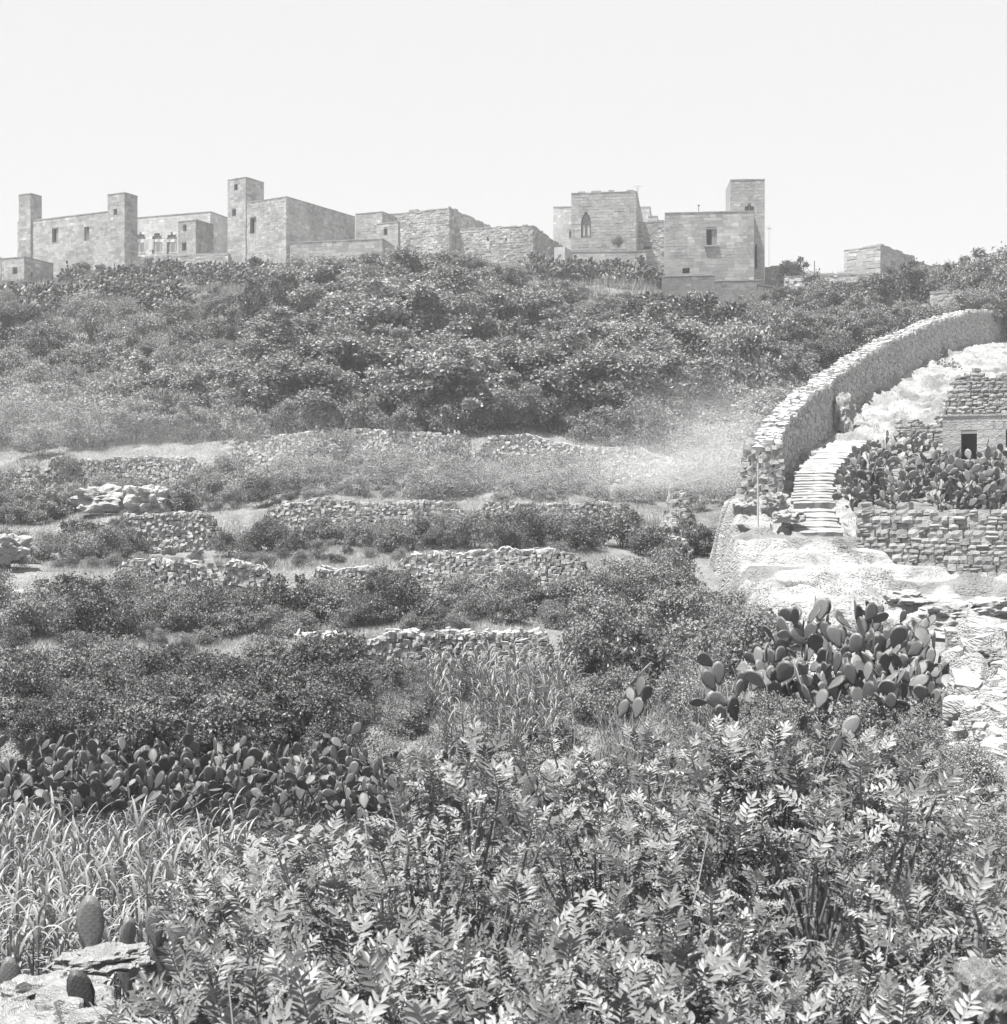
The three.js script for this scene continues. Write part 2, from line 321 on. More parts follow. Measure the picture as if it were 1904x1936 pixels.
terraceWall('upper rubble wall between two hazy bushes', 625, 905, 13, 0.26, 0.18, { rise: 0.3, tones: [0.9, 1.4] });
terraceWall('long bright rubble wall half lost in smoke', 880, 1330, 13, 0.28, 0.19, { rise: 0.25, tones: [1, 1.5] });
terraceWall('low pale rubble wall above the two boulders', 60, 410, 13, 0.26, 0.18, { rise: 0.1, tones: [0.85, 1.3] });
terraceWall('small dark rubble wall under the cliff of the footpath', 1225, 1345, 10, 0.26, 0.18, { rise: 1.2 });

// ---------- the long wall beside the footpath ----------
{
  const P = [[1474, 944, 51.8, 2.15], [1479, 911, 54, 2.05], [1494, 880, 56.7, 2.0], [1518, 854, 59.5, 2.1], [1549, 830, 62.5, 2.3], [1582, 803, 66, 2.35], [1618, 765, 71, 2.25], [1655, 738, 75, 2.25], [1689, 714, 79, 2.2], [1744, 687, 84.5, 2.2], [1781, 667, 89, 2.15], [1811, 656, 94, 2.25], [1850, 651, 99, 2.4], [1895, 649, 104, 2.6], [1960, 645, 112, 2.7]];
  const t = thing('boundary_wall', 'long curving rubble wall climbing beside the stepped footpath', 'stone wall');
  const fine = [];
  const cur = new THREE.CatmullRomCurve3(P.map((p) => at(p[0], p[1], p[2]))), hs = P.map((p) => p[3]), N = 46;
  for (let i = 0; i <= N; i++) { const u = i / N, b = cur.getPoint(u), k = Math.min(hs.length - 2, Math.floor(u * (hs.length - 1))), h = lerp(hs[k], hs[k + 1], u * (hs.length - 1) - k) * 0.94 + (noise(i * 0.5, 4) - 0.5) * 0.15; fine.push({ b: b.clone().add(V3(0, -0.35, 0)), t: b.clone().add(V3(0, h, 0)) }); }
  const g = new GB(), core = new GB(), outer = [];
  for (let i = 0; i <= N; i++) { const a = fine[Math.max(0, i - 1)], b = fine[Math.min(N, i + 1)], r = V3(b.b.x - a.b.x, 0, b.b.z - a.b.z).normalize(), n = V3(r.z, 0, -r.x); fine[i].n = n; const w = 0.85 + 0.35 * sstep(8, 0, i); fine[i].w = w; outer.push({ b: fine[i].b.clone().addScaledVector(n, w + 0.5).add(V3(0, -1.9, 0)), t: fine[i].t.clone().addScaledVector(n, w) }); }
  stoneFace(g, fine, 1, 0.22, 0.15, 0.05, 0.2, [1, 1.45]);
  stoneFace(g, outer, -1, 0.34, 0.24, 0.14, 0.25, [0.85, 1.3]);
  // blunt lower end
  const e0 = fine[0], e1 = outer[0];
  stoneFace(g, [{ b: e1.b.clone().add(V3(-0.3, -0.2, 0.9)), t: e1.t.clone().add(V3(0, -0.25, 0.1)) }, { b: e0.b.clone().add(V3(0, -0.4, 0.25)), t: e0.t.clone() }], 1, 0.26, 0.19, 0.14, 0.28, [0.8, 1.25]);
  capStones(g, fine.map((p) => ({ t: p.t.clone().addScaledVector(p.n, 0.42) })), 0.27, 0.15, [-0.38, -0.15, 0.08, 0.32], [0.9, 1.4]);
  for (let i = 0; i < N; i++) {
    const ring = (p, q) => [p.b.clone().addScaledVector(p.n, 0.05), p.t.clone().addScaledVector(p.n, 0.05), p.t.clone().addScaledVector(p.n, p.w - 0.1), q.b.clone().addScaledVector(p.n, -0.15)].map((v) => core.vert(v.x, v.y - 0.06, v.z, 1, v.x, v.y));
    const a = ring(fine[i], outer[i]), b = ring(fine[i + 1], outer[i + 1]);
    for (let k = 0; k < 3; k++) core.quad(a[k], b[k], b[k + 1], a[k + 1]);
    if (!i) core.quad(a[0], a[1], a[2], a[3]);
  }
  part('core', core.build(), M.core, t); part('stonework', g.build(), M.rubble, t, true);
}
// ---------- field wall of single stones ----------
const stoneGeos = [...Array(9).keys()].map((s) => {
  const g = new THREE.BoxGeometry(1, 1, 1, 2, 2, 2), p = g.attributes.position, v = new THREE.Vector3();
  for (let i = 0; i < p.count; i++) {
    v.fromBufferAttribute(p, i); const l = v.length(), q = v.clone().multiplyScalar(0.62 / l); v.lerp(q, 0.33);
    v.multiplyScalar(1 + (noise(v.x * 3 + s * 11, v.y * 3, v.z * 3) - 0.5) * 0.34); p.setXYZ(i, v.x, v.y, v.z);
  }
  const m = mergeGeometries([g]); m.deleteAttribute('uv'); 
  const uv = []; for (let i = 0; i < p.count; i++) uv.push(p.getX(i) * 0.4 + p.getZ(i) * 0.25 + s * 0.3, p.getY(i) * 0.4 + p.getZ(i) * 0.2 - p.getX(i) * 0.1);
  m.setAttribute('uv', new THREE.Float32BufferAttribute(uv, 2));
  const f = m.toNonIndexed(); f.computeVertexNormals(); f.deleteAttribute('normal'); return f;
});
const stoneMats = [0.26, 0.31, 0.36, 0.4, 0.44].map((v) => mat(v, { map: T_stone, bumpMap: T_stoneB, bumpScale: 0.03 }));
function stoneWall(t, A, B, yTop, w, h, thick, o = {}) {
  // A, B: base ends; yTop(f); courses with staggered single stones
  const L = Math.hypot(B.x - A.x, B.z - A.z), r = V3(B.x - A.x, 0, B.z - A.z).normalize(), yaw = Math.atan2(-r.z, r.x), n = V3(-r.z, 0, r.x);
  const yMin = Math.min(A.y, B.y) - 0.45; let y = yMin;
  while (y < Math.max(yTop(0), yTop(1))) {
    const hh = h * rr(0.8, 1.2); let s = rr(-0.4, 0) * w;
    while (s < L) {
      const ww = w * rr(0.6, 1.5), f = clamp((s + ww / 2) / L, 0, 1), base = lerp(A.y, B.y, f) - 0.45;
      if (y + hh > base && y + hh * 0.6 < yTop(f) + rr(-0.1, 0.1)) {
        const split = rnd() < 0.22 ? 2 : 1;
        for (let q = 0; q < split; q++) {
          const m = part('stone', stoneGeos[Math.floor(rnd() * 9)], stoneMats[Math.floor(rnd() * 5)], t), c = A.clone().lerp(B, f).addScaledVector(n, rr(-0.05, 0.05) - thick / 2 - (o.batter ?? 0.1) * (y - yMin));
          m.position.set(c.x, y + hh * (split > 1 ? (q ? 0.75 : 0.25) : 0.5), c.z); { const k = o.loose ?? 1; m.rotation.set(rr(-0.05, 0.05) * k, yaw + rr(-0.08, 0.08) * k, rr(-0.06, 0.06) * k); } m.scale.set(ww * 1.0, hh / split * 1.04, thick * rr(0.85, 1.1));
        }
      }
      s += ww;
    }
    y += hh;
  }
}
{
  rnd = RNG(33);
  const t = thing('field_wall', 'dry stone retaining wall of large pale blocks beneath the prickly pears', 'stone wall');
  const A = at(1616, 1032, 45.2), B = at(1990, 1104, 40.2), top = (f) => lerp(0.14, 0.08, f) + Math.sin(f * 9) * 0.06;
  stoneWall(t, A, B, top, 0.29, 0.215, 0.38, {});
  const Cc = at(1608, 905, 51); stoneWall(t, V3(Cc.x, 0.6, Cc.z), V3(A.x + 0.1, A.y, A.z - 0.1), (f) => lerp(1.6, 0.14, f), 0.36, 0.23, 0.35);
  const core = new GB(), n = V3(-(B.z - A.z), 0, B.x - A.x).normalize(), v = (p, y, k) => core.vert(p.x - n.x * k, y, p.z - n.z * k, 1, p.x, y);
  core.quad(v(A, -1.5, 0.22), v(B, -2.4, 0.22), v(B, 0.0, 0.4), v(A, 0.0, 0.4)); part('core', core.build(), M.core, t);
  const u = thing('path_retaining_wall', 'tumbled dry stone wall holding up the path above the hut', 'stone wall');
  const A2 = at(1700, 800, 63), B2 = at(1990, 782, 62.5); 
  stoneWall(u, V3(A2.x, 2.9, A2.z), V3(B2.x, 3.2, B2.z), (f) => lerp(3.9, 6.2, sstep(0.22, 0.5, f)) + noise(f * 14, 3) * 0.4, 0.27, 0.2, 0.42, { batter: 0.35, loose: 3.5 });
  const c2 = new GB(), q2 = (x, y, d) => { const p = at(x, 0, d); return c2.vert(p.x, y, p.z, 1, p.x, y); };
  c2.quad(q2(1770, 2, 63.3), q2(1860, 2, 63.1), q2(1860, 5.9, 63.9), q2(1770, 3.8, 63.8)); c2.quad(q2(1860, 2, 63.1), q2(1990, 2, 62.9), q2(1990, 6.0, 63.9), q2(1860, 5.9, 63.9)); c2.quad(q2(1770, 3.8, 63.8), q2(1860, 5.9, 63.9), q2(1860, 6.1, 72), q2(1770, 4.9, 72)); c2.quad(q2(1860, 5.9, 63.9), q2(1990, 6.0, 63.9), q2(1990, 6.4, 72), q2(1860, 6.1, 72)); part('core', c2.build(), M.core, u);
}
// ---------- boulders ----------
function boulderGeo(seed, flat = 1, f = 1.6) {
  const g = new THREE.IcosahedronGeometry(1, 9), p = g.attributes.position, v = new THREE.Vector3(), c = [];
  for (let i = 0; i < p.count; i++) {
    v.fromBufferAttribute(p, i); const k = 1.05 + (fbm(v.x * f + seed * 3.1, v.y * f, v.z * f, 5) - 0.5) * 1.5, chip = Math.abs(fbm(v.x * 2.2 + seed, v.y * 3.5, v.z * 2.2, 3) - 0.5) * 0.9;
    v.multiplyScalar(k - chip); v.y *= flat; const q = 0.22; v.y = lerp(v.y, Math.round(v.y / q) * q, 0.12);
    p.setXYZ(i, v.x, v.y, v.z); const t = 0.75 + 0.45 * fbm(v.x * 2, v.y * 2, v.z * 2 + seed); c.push(t, t, t);
  }
  g.setAttribute('color', new THREE.Float32BufferAttribute(c, 3)); g.deleteAttribute('normal'); g.computeVertexNormals();
  const uv = []; for (let i = 0; i < p.count; i++) uv.push(p.getX(i) * 1.2 + p.getZ(i) * 0.5, p.getY(i) * 1.2 + p.getZ(i) * 0.6); g.setAttribute('uv', new THREE.Float32BufferAttribute(uv, 2));
  return g;
}
const boulders = [0, 1, 2, 3, 4, 5].map((s) => boulderGeo(s, [0.7, 0.8, 0.6, 0.9, 0.65, 0.75][s]));
function boulder(label, x, y, d, sx, sy, sz, k = 0, yaw = 0, m = M.boulder, group) {
  const o = new THREE.Mesh(boulders[k], m); o.name = numbered('boulder'); o.castShadow = o.receiveShadow = true; scene.add(o); o.position.copy(at(x, y, d)); o.scale.set(sx, sy, sz); o.rotation.y = yaw; return tag(o, label, 'boulder', group);
}
boulder('jagged white boulder with a dark overhang, beside the dark cleft', 188, 945, 62, 1.25, 0.85, 1, 0, 0.4);
boulder('white layered boulder on the other side of the dark cleft', 275, 950, 61.5, 1.2, 0.85, 1, 3, 1.9);
boulder('low rounded boulder with a shaded hollow, by the rubble wall', 330, 945, 63, 0.9, 0.6, 0.8, 2, 0.8);
boulder('pale boulder cut by the photograph\'s edge, upper one', 14, 1038, 50, 0.75, 0.6, 0.7, 1, 0.3);
boulder('pale boulder cut by the photograph\'s edge, lower one', -4, 1122, 46, 0.75, 0.55, 0.7, 4, 1.2);
boulder('big rounded boulder half covered by a dark shrub', 135, 1190, 42, 0.95, 0.95, 0.8, 1, 2.2);
boulder('smooth grey boulder left of the clean-faced wall', 198, 1122, 47, 0.5, 0.5, 0.5, 3, 1);
boulder('smooth grey boulder touching the clean-faced wall', 222, 1146, 46.5, 0.5, 0.42, 0.5, 5, 0.2);
boulder('upright white boulder leaning on the long wall', 1594, 783, 65.2, 0.55, 1.1, 0.6, 3, 0.5);
boulder('small upright stone between grass and rubble wall', 322, 1035, 57, 0.32, 0.55, 0.3, 2, 0.1);
boulder('square boulder at the end of the long wall', 1468, 955, 49.5, 0.42, 0.5, 0.4, 1, 0.4);
boulder('round boulder at the foot of the lamp post', 1409, 957, 48, 0.36, 0.42, 0.4, 5, 0.8);
boulder('dark boulder lying at the lower end of the steps', 1490, 976, 47.5, 0.55, 0.4, 0.4, 2, 2.1);
boulder('large flat-topped boulder above the prickly pear clump', 1795, 1163, 29.5, 0.7, 0.36, 0.5, 0, 0.2);
boulder('wedge shaped boulder under the rock ledge', 1720, 1135, 31, 0.6, 0.35, 0.5, 4, 1.2);
boulder('long slanting boulder at the rim of the ledge', 1870, 1150, 30, 0.9, 0.42, 0.6, 2, 0.6);
boulder('bright slab lying beside the prickly pear clump', 1840, 1205, 23, 0.62, 0.24, 0.5, 4, 0.5);
boulder('rectangular stone on top of the tumbled stones', 1872, 1238, 20, 0.26, 0.16, 0.22, 0, 0.1);
boulder('white stone slab half buried behind the canes', 205, 1812, 8.6, 0.27, 0.12, 0.22, 2, 0.5);
boulder('large white stone with deep shadowed cracks, lower corner of the photograph', 62, 1885, 7.4, 0.3, 0.14, 0.26, 5, 0.9);
boulder('white stone under the large one with cracks', 120, 1935, 6.6, 0.34, 0.2, 0.28, 0, 2.0);
boulder('bright white stone in the lower right corner of the photograph', 1884, 1905, 4.3, 0.11, 0.15, 0.11, 3, 0.3);
boulder('pale stone among the dry weeds behind the pinnate shrubs', 1740, 1555, 12, 0.5, 0.32, 0.4, 4, 1.1);
boulder('pale rounded stone showing between two pinnate shrubs', 1090, 1490, 13, 0.3, 0.3, 0.3, 1, 0);
// tumbled stones at the right-hand edge: each stone a thing
{
  rnd = RNG(44);
  const bank = (x, v) => { const d = 21 - v * 5, i = (x - 1765) / 335 * 14; return V3(wx(x, d), lerp(wy(1205, 21), wy(1520, 16), v) + (fbm(i * 0.9, v * 21, 12) - 0.5) * 0.5 - sstep(3, 0, i) * 0.9, -d); };
  const hold = new GB(), nX = 24, nY = 40;   // the bank they lie on
  for (let j = 0; j <= nY; j++) for (let i = 0; i <= nX; i++) { const p = bank(lerp(1765, 2100, i / nX), j / nY); hold.vert(p.x, p.y - 0.06, p.z, 0.9, p.x, p.y - p.z); }
  for (let j = 0; j < nY; j++) for (let i = 0; i < nX; i++) { const o = j * (nX + 1) + i; hold.quad(o, o + 1, o + nX + 2, o + nX + 1); }
  structure('rubble_bank', hold.build(true), M.rock, 'bank of tumbled limestone rubble');
  for (let i = 0; i < 250; i++) {
    const s = rr(0.09, 0.25) * (rnd() < 0.15 ? 1.5 : 1), o = new THREE.Mesh(stoneGeos[Math.floor(rnd() * 9)], stoneMats[2 + Math.floor(rnd() * 3)]); o.name = numbered('loose_stone'); o.castShadow = o.receiveShadow = true; scene.add(o);
    o.position.copy(bank(rr(1800, 1925), rnd())); o.position.y += s * 0.15; o.scale.set(s * rr(1.1, 1.9), s * rr(0.8, 1.3), s * rr(1, 1.6)); o.rotation.set(rr(-0.4, 0.4), rr(0, 3), rr(-0.4, 0.4));
    tag(o, 'loose pale limestone block in the tumbled heap at the picture\'s right edge', 'stone', 'tumbled limestone blocks');
  }
}
// ---------- the village on the ridge ----------
// a block whose nearest upright edge is at xc: front face runs to xl, side face runs back to xr
const span = (kind, [x0, y0, x1, y1], v) => { const R = (x1 - x0) / 2, m = (x0 + x1) / 2; let k = 1; if (kind === 'arch') { const t = (v - (y1 - R)) / R; k = t > 0 ? Math.sqrt(Math.max(0.05, 1 - t * t)) : 1; } if (kind === 'gothic') { const ys = y0 + (y1 - y0) * 0.55, t = (v - ys) / (y1 - ys); k = t > 0 ? Math.max(0.1, 1 - Math.pow(t, 2.2)) : 1; } return [m - R * k, m + R * k]; };
class Block {
  constructor(t, o) {
    Object.assign(this, { a: 30, bh: 0.29, bw: 0.5, jit: 0.012, tones: [0.74, 1.18], th: 0.4, win: [], extra: 1.5, ...o });
    const a = this.a * Math.PI / 180, d = this.d, T = (x) => (x - CX) / F; this.ang = a;
    this.C = at(this.xc, this.yb, d); this.wL = (this.C.x - T(this.xl) * d) / (Math.cos(a) + T(this.xl) * Math.sin(a));
    this.wR = this.depth ?? (this.C.x - T(this.xr) * d) / (T(this.xr) * Math.cos(a) - Math.sin(a));
    if (!(this.wR > 0.5 && this.wR < 40)) this.wR = 6;
    this.H = wy(this.yt, d) - this.C.y + this.extra; this.y0 = this.C.y - this.extra;
    this.t = t; const g = this.g = new THREE.Group(); g.name = this.name ?? 'block'; t.add(g);
    g.position.set(this.C.x, this.y0, this.C.z); g.rotation.y = -a; g.updateMatrix(); this.inv = g.matrix.clone().invert();
    this.make();
  }
  hit(x, y, face) { // local point where the ray meets the front (z = 0) or the side (x = 0)
    const o = V3(0, 0, 0).applyMatrix4(this.inv), p = at(x, y, 100).applyMatrix4(this.inv), r = p.clone().sub(o);
    const k = face === 'side' ? -o.x / r.x : -o.z / r.z; const q = o.addScaledVector(r, k); return face === 'side' ? [-q.z, q.y] : [q.x, q.y];
  }
  rect([x0, y0, x1, y1], face) { const xm = (x0 + x1) / 2, ym = (y0 + y1) / 2; return [this.hit(x0, ym, face)[0], this.hit(xm, y1, face)[1], this.hit(x1, ym, face)[0], this.hit(xm, y0, face)[1]]; }
  make() {
    const { wL, wR, H, th } = this, openings = { front: [], side: [] };
    for (const w of this.win) { w.r = this.rect(w.at, w.face ?? 'front'); openings[w.face ?? 'front'].push(w); }
    const slab = (W, ops) => {
      const s = new THREE.Shape([[0, 0], [W, 0], [W, H], [0, H]].map((p) => new THREE.Vector2(...p)));
      for (const w of ops) s.holes.push(this.outline(w));
      return new THREE.ExtrudeGeometry(s, { depth: th, bevelEnabled: false, curveSegments: 10 });
    };
    const P = (geo, x, z, ry, m = M.mortar) => { const o = part('wall', geo, m, this.g); o.position.set(x, 0, z); o.rotation.y = ry; return o; };
    const fo = openings.front.map((w) => ({ ...w, r: [w.r[0] + wL, w.r[1], w.r[2] + wL, w.r[3]] }));
    const wm = this.mat ?? M.mortar;
    P(slab(wL, fo), -wL, -th, 0, wm); P(slab(wR - th, openings.side.map((w) => ({ ...w, r: [w.r[0] - th, w.r[1], w.r[2] - th, w.r[3]] }))), -th, -th, Math.PI / 2, wm);
    P(slab(wR - th, []), -wL, -th, Math.PI / 2, wm); P(slab(wL - 2 * th, []), -wL + th, -wR, 0, wm);
    const roof = new THREE.BoxGeometry(wL - 2 * th, 0.25, wR - 2 * th); const ro = part('roof', roof, wm, this.g); ro.position.set(-wL / 2, H - 0.5, -wR / 2);
    if (!this.mat) {
      const g = new GB();
      this.courses(g, wL, fo, (u, v, n) => V3(u - wL, v, n)); this.courses(g, wR, openings.side, (u, v, n) => V3(n, v, -u));
      part('stonework', g.build(), this.skin ?? M.ashlar, this.g, true);
    }
    for (const w of this.win) this.window(w);
  }
  outline(w) {
    const [x0, y0, x1, y1] = w.r, s = new THREE.Path(), m = (x0 + x1) / 2, R = (x1 - x0) / 2;
    s.moveTo(x0, y0); s.lineTo(x1, y0);
    if (w.kind === 'arch') { s.lineTo(x1, y1 - R); s.absarc(m, y1 - R, R, 0, Math.PI); }
    else if (w.kind === 'gothic') { const ys = y0 + (y1 - y0) * 0.55; s.lineTo(x1, ys); s.quadraticCurveTo(x1, y1 - (y1 - ys) * 0.35, m, y1); s.quadraticCurveTo(x0, y1 - (y1 - ys) * 0.35, x0, ys); }
    else { s.lineTo(x1, y1); s.lineTo(x0, y1); }
    s.closePath(); return s;
  }
  courses(g, W, ops, P) {
    let v = 0; const H = this.H;
    while (v < H - 0.05) {
      const h = Math.min(this.bh * rr(0.92, 1.08), H - v), top = v + h; let spans = [[0.004, W - 0.004]];
      for (const { r, kind } of ops) if (r[1] < top - 0.03 && r[3] > v + 0.03) { const [p, q] = span(kind, r, (v + top) / 2); spans = spans.flatMap(([a, b]) => [[a, Math.min(b, p)], [Math.max(a, q), b]]).filter(([a, b]) => b - a > 0.03); } if (0) spans = spans.flatMap(([a, b]) => [[a, Math.min(b, r[0])], [Math.max(a, r[2]), b]]).filter(([a, b]) => b - a > 0.03);
      for (const [a, b] of spans) {
        let u = a; const first = rr(0.4, 1);
        while (u < b - 0.01) {
          let w = this.bw * rr(0.7, 1.35) * (u === a ? first : 1); if (b - u - w < this.bw * 0.35) w = b - u;
          const j = this.jit, e = 0.007, n = 0.014 + rr(0, 1) * j * (this.ragged ? 1.4 : 0.5), s = () => rr(-j, j) * (this.rough ?? 0.4);
          const st = 0.6 * fbm(u * 0.5 + W, v * 0.35, this.xc * 0.1) + 0.4 * fbm(u * 1.3 + W, v * 0.22, this.xc * 0.2 + 5), c = lerp(this.tones[0], this.tones[1], rnd()) * (0.5 + 1.0 * st) * (rnd() < 0.04 ? 1.25 : 1);
          if (!(this.gap && rnd() < this.gap)) {
            const q = [P(u, v, -0.02), P(u + w, v, -0.02), P(u + w, top, -0.02), P(u, top, -0.02), P(u + e + s(), v + e + s(), n), P(u + w - e + s(), v + e + s(), n), P(u + w - e + s(), top - e + s(), n + s()), P(u + e + s(), top - e + s(), n + s())];
            g.hexa(q, c, false);
          }
          u += w;
        }
      }
      v = top;
    }
    // coping
    for (let u = 0; u < W - 0.01;) { const w = Math.min(rr(0.5, 1), W - u), y = H + (this.ragged ? rr(-0.05, 0.18) : rr(0, 0.02)); g.hexa([P(u, H - 0.01, -this.th), P(u + w, H - 0.01, -this.th), P(u + w, y + 0.06, -this.th), P(u, y + 0.06, -this.th), P(u, H - 0.01, 0.045), P(u + w, H - 0.01, 0.045), P(u + w, y + 0.06, 0.045), P(u, y + 0.06, 0.045)], rr(0.8, 1), true); u += w; }
  }
  window(w) {
    const side = w.face === 'side', [x0, y0, x1, y1] = w.r, W = x1 - x0, H = y1 - y0;
    if (w.kind === 'hole') return;
    const f = new THREE.Group(); f.name = w.name ?? 'window'; this.g.add(f); f.position.set(side ? -0.16 : (x0 + x1) / 2, y0, side ? -(x0 + x1) / 2 : -0.16); if (side) f.rotation.y = Math.PI / 2;
    const bar = (n, a, b, c, x, y, z, m) => { const o = part(n, new THREE.BoxGeometry(a, b, c), m, f); o.position.set(x, y, z); return o; };
    const b = 0.07;
    if (w.kind === 'gothic') {
      const s = this.outline({ kind: 'gothic', r: [-W / 2, 0, W / 2, H] }), o = new THREE.Shape(s.getPoints(12)), inn = new THREE.Path(this.outline({ kind: 'gothic', r: [-W / 2 + 0.1, 0.1, W / 2 - 0.1, H - 0.14] }).getPoints(12)); o.holes.push(inn);
      part('frame', new THREE.ExtrudeGeometry(o, { depth: 0.1, bevelEnabled: false }), M.wood, f);
      const p = part('pane', new THREE.ExtrudeGeometry(new THREE.Shape(inn.getPoints(12)), { depth: 0.02, bevelEnabled: false }), M.shutter, f); p.position.z = -0.03;
      bar('frame', W - 0.2, 0.12, 0.08, 0, H * 0.55, 0.05, M.wood); bar('frame', 0.12, H * 0.52, 0.08, 0, H * 0.29, 0.05, M.wood);
      for (const k of [-1, 1]) bar('shutter', W / 2 - 0.28, H * 0.44, 0.04, k * (W / 4 - 0.01), H * 0.29, 0.02, M.paleWood);
      return;
    }
    bar('frame', b, H, 0.08, -W / 2 + b / 2, H / 2, 0, M.shutter); bar('frame', b, H, 0.08, W / 2 - b / 2, H / 2, 0, M.shutter); bar('frame', W - 2 * b, b, 0.08, 0, H - b / 2, 0, M.shutter);
    if (w.kind === 'half') { bar('shutter', W / 2 - b, H - b, 0.05, W / 4, H / 2, 0.02, M.shutter); }
    else if (w.kind === 'louver') { for (const k of [-1, 1]) bar('shutter', W / 2 - b - 0.02, H - b, 0.05, k * (W / 4 - b / 4), H / 2, -0.02, M.shutter); bar('frame', 0.06, H - b, 0.06, 0, H / 2, 0.02, M.wood); }
    else { bar('pane', W - 2 * b, H - b, 0.02, 0, H / 2, -0.03, M.glass); bar('glazing_bar', 0.04, H - b, 0.04, 0, H / 2, 0, M.shutter); }
    if (w.sill) bar('sill', W + 0.35, 0.14, 0.3, 0, -0.07, 0.2, M.mortar);
  }
}
const rubbleStyle = { bh: 0.24, bw: 0.36, jit: 0.026, rough: 0.9, tones: [0.72, 1.25], ragged: true };
function building(label, blocks, cat = 'building', name = 'stone_house', group = 'stone houses along the ridge') { const t = thing(name, label, cat, group); for (const b of blocks) new Block(t, b); return t; }
rnd = RNG(55);
building('long stone house with two square corner towers at the left end of the ridge', [
  { name: 'main_wing', xl: 33, xc: 234, xr: 252, yt: 396.5, yb: 512, d: 142, a: 26, win: [{ at: [98.7, 432, 110.5, 458], kind: 'half' }, { at: [159.8, 429.5, 169, 455], kind: 'louver' }, { at: [118, 509, 130, 512.5], kind: 'hole' }] },
  { name: 'tower', xl: 35.5, xc: 58, xr: 79, yt: 366, yb: 505, d: 147.2, a: 26 },
  { name: 'tower', xl: 203.6, xc: 236, xr: 260, yt: 364.5, yb: 510, d: 141.4, a: 26, win: [{ at: [215, 395.5, 221.5, 406], kind: 'pane' }] },
]);
building('tiny flat-roofed stone hut cut by the left edge of the photograph', [{ name: 'cell', xl: 3, xc: 46, xr: 75, yt: 486, yb: 526, d: 130, a: 22, depth: 4, win: [{ at: [24, 506, 33, 518], kind: 'pane' }, { at: [58, 515, 62, 523], face: 'side', kind: 'hole' }] }, { name: 'side_wall', xl: -60, xc: 2, xr: 12, yt: 488, yb: 524, d: 131.5, a: 22, depth: 3 }], 'hut', 'stone_hut', null);
const arches = [266, 297, 325].flatMap((x) => [{ at: [x - 9.6, 441.5, x + 9.6, 479], kind: 'arch', door: true }]);
{
  const t = building('pale villa with three arched fanlight doors between the towers', [{ name: 'main_wing', xl: 240, xc: 398, xr: 415, yt: 400.5, yb: 492, d: 152, a: 20, tones: [1.3, 1.6], depth: 6, win: arches }]);
  const B = t.children[0];
  // cornice, fanlights and glazed doors
  const blk = new THREE.Box3().setFromObject(B); void blk;
  const H = B.children[0].geometry.parameters?.shapes ? 0 : 0; void H;
  for (const w of arches) {
    const [x0, y0, x1, y1] = w.r, W = x1 - x0, R = W / 2, g = new THREE.Group(); g.name = 'arched_door'; B.add(g); g.position.set((x0 + x1) / 2, y0, -0.2);
    const fan = new THREE.Shape(); fan.absarc(0, y1 - y0 - R, R - 0.02, 0, Math.PI); fan.closePath();
    part('fanlight', new THREE.ExtrudeGeometry(fan, { depth: 0.04, bevelEnabled: false, curveSegments: 12 }), M.shutter, g);
    for (let k = 1; k < 6; k++) { const a = k * Math.PI / 6, b = part('glazing_bar', new THREE.BoxGeometry(R, 0.05, 0.06), M.paleWood, g); b.position.set(Math.cos(a) * R / 2, y1 - y0 - R + Math.sin(a) * R / 2, 0.04); b.rotation.z = a; }
    const hd = y1 - y0 - R; const tr = part('transom', new THREE.BoxGeometry(W, 0.12, 0.14), M.white, g); tr.position.set(0, hd, 0.03);
    for (let k = 0; k < 4; k++) { const q = part('door_leaf', new THREE.BoxGeometry(W / 4 - 0.02, hd - 0.1, 0.05), M.white, g); q.position.set(-W / 2 + (k + 0.5) * W / 4, hd / 2, 0); const p = part('pane', new THREE.BoxGeometry(W / 4 - 0.16, hd * 0.75, 0.02), M.shutter, q); p.position.set(0, hd * 0.05, 0.035); }
  }
  const cor = part('cornice', new THREE.BoxGeometry(arches[0].r[2] * -1 + 1.2, 0.001, 0.001), M.white, B); B.remove(cor);
}
building('small cube-shaped stone house with two dark windows beside the villa', [{ name: 'cell', xl: 337, xc: 370.5, xr: 403.5, yt: 416, yb: 486, d: 143, a: 27, tones: [0.7, 0.95], win: [{ at: [346.5, 425.5, 353, 437], kind: 'pane' }, { at: [344.4, 458.5, 352.7, 474], kind: 'pane' }, { at: [375, 466, 379.5, 479], face: 'side', kind: 'hole' }] }]);
building('low pale garden wall in front of the villa', [{ name: 'wall_run', xl: 238, xc: 432, xr: 440, yt: 481, yb: 510, d: 140.5, a: 10, depth: 1, ...rubbleStyle, tones: [1, 1.3], extra: 3 }], 'wall', 'garden_wall', 'garden walls on the ridge');
building('tall stone house with the highest square tower and a rough-faced wing', [
  { name: 'tower', xl: 430.4, xc: 465, xr: 499, yt: 335.5, yb: 497, d: 140.05, a: 31, win: [{ at: [443, 347.8, 449.5, 359.6], kind: 'pane' }, { at: [439, 395.7, 446.4, 408.2], kind: 'pane' }] },
  { name: 'main_wing', xl: 452, xc: 541.5, xr: 671, yt: 372.3, yb: 492, d: 137.5, a: 31, bh: 0.26, bw: 0.42, jit: 0.02, rough: 0.7, tones: [0.86, 1.25], win: [{ at: [473, 411.7, 484.8, 441.2], kind: 'half' }] },
]);
building('flat wall block stepping back behind the rough-faced wing', [{ name: 'cell', xl: 672, xc: 723, xr: 742, yt: 400.6, yb: 470, d: 150, a: 22, depth: 6 }, { name: 'parapet', xl: 735, xc: 764, xr: 775, yt: 404, yb: 440, d: 153, a: 12, depth: 3 }]);
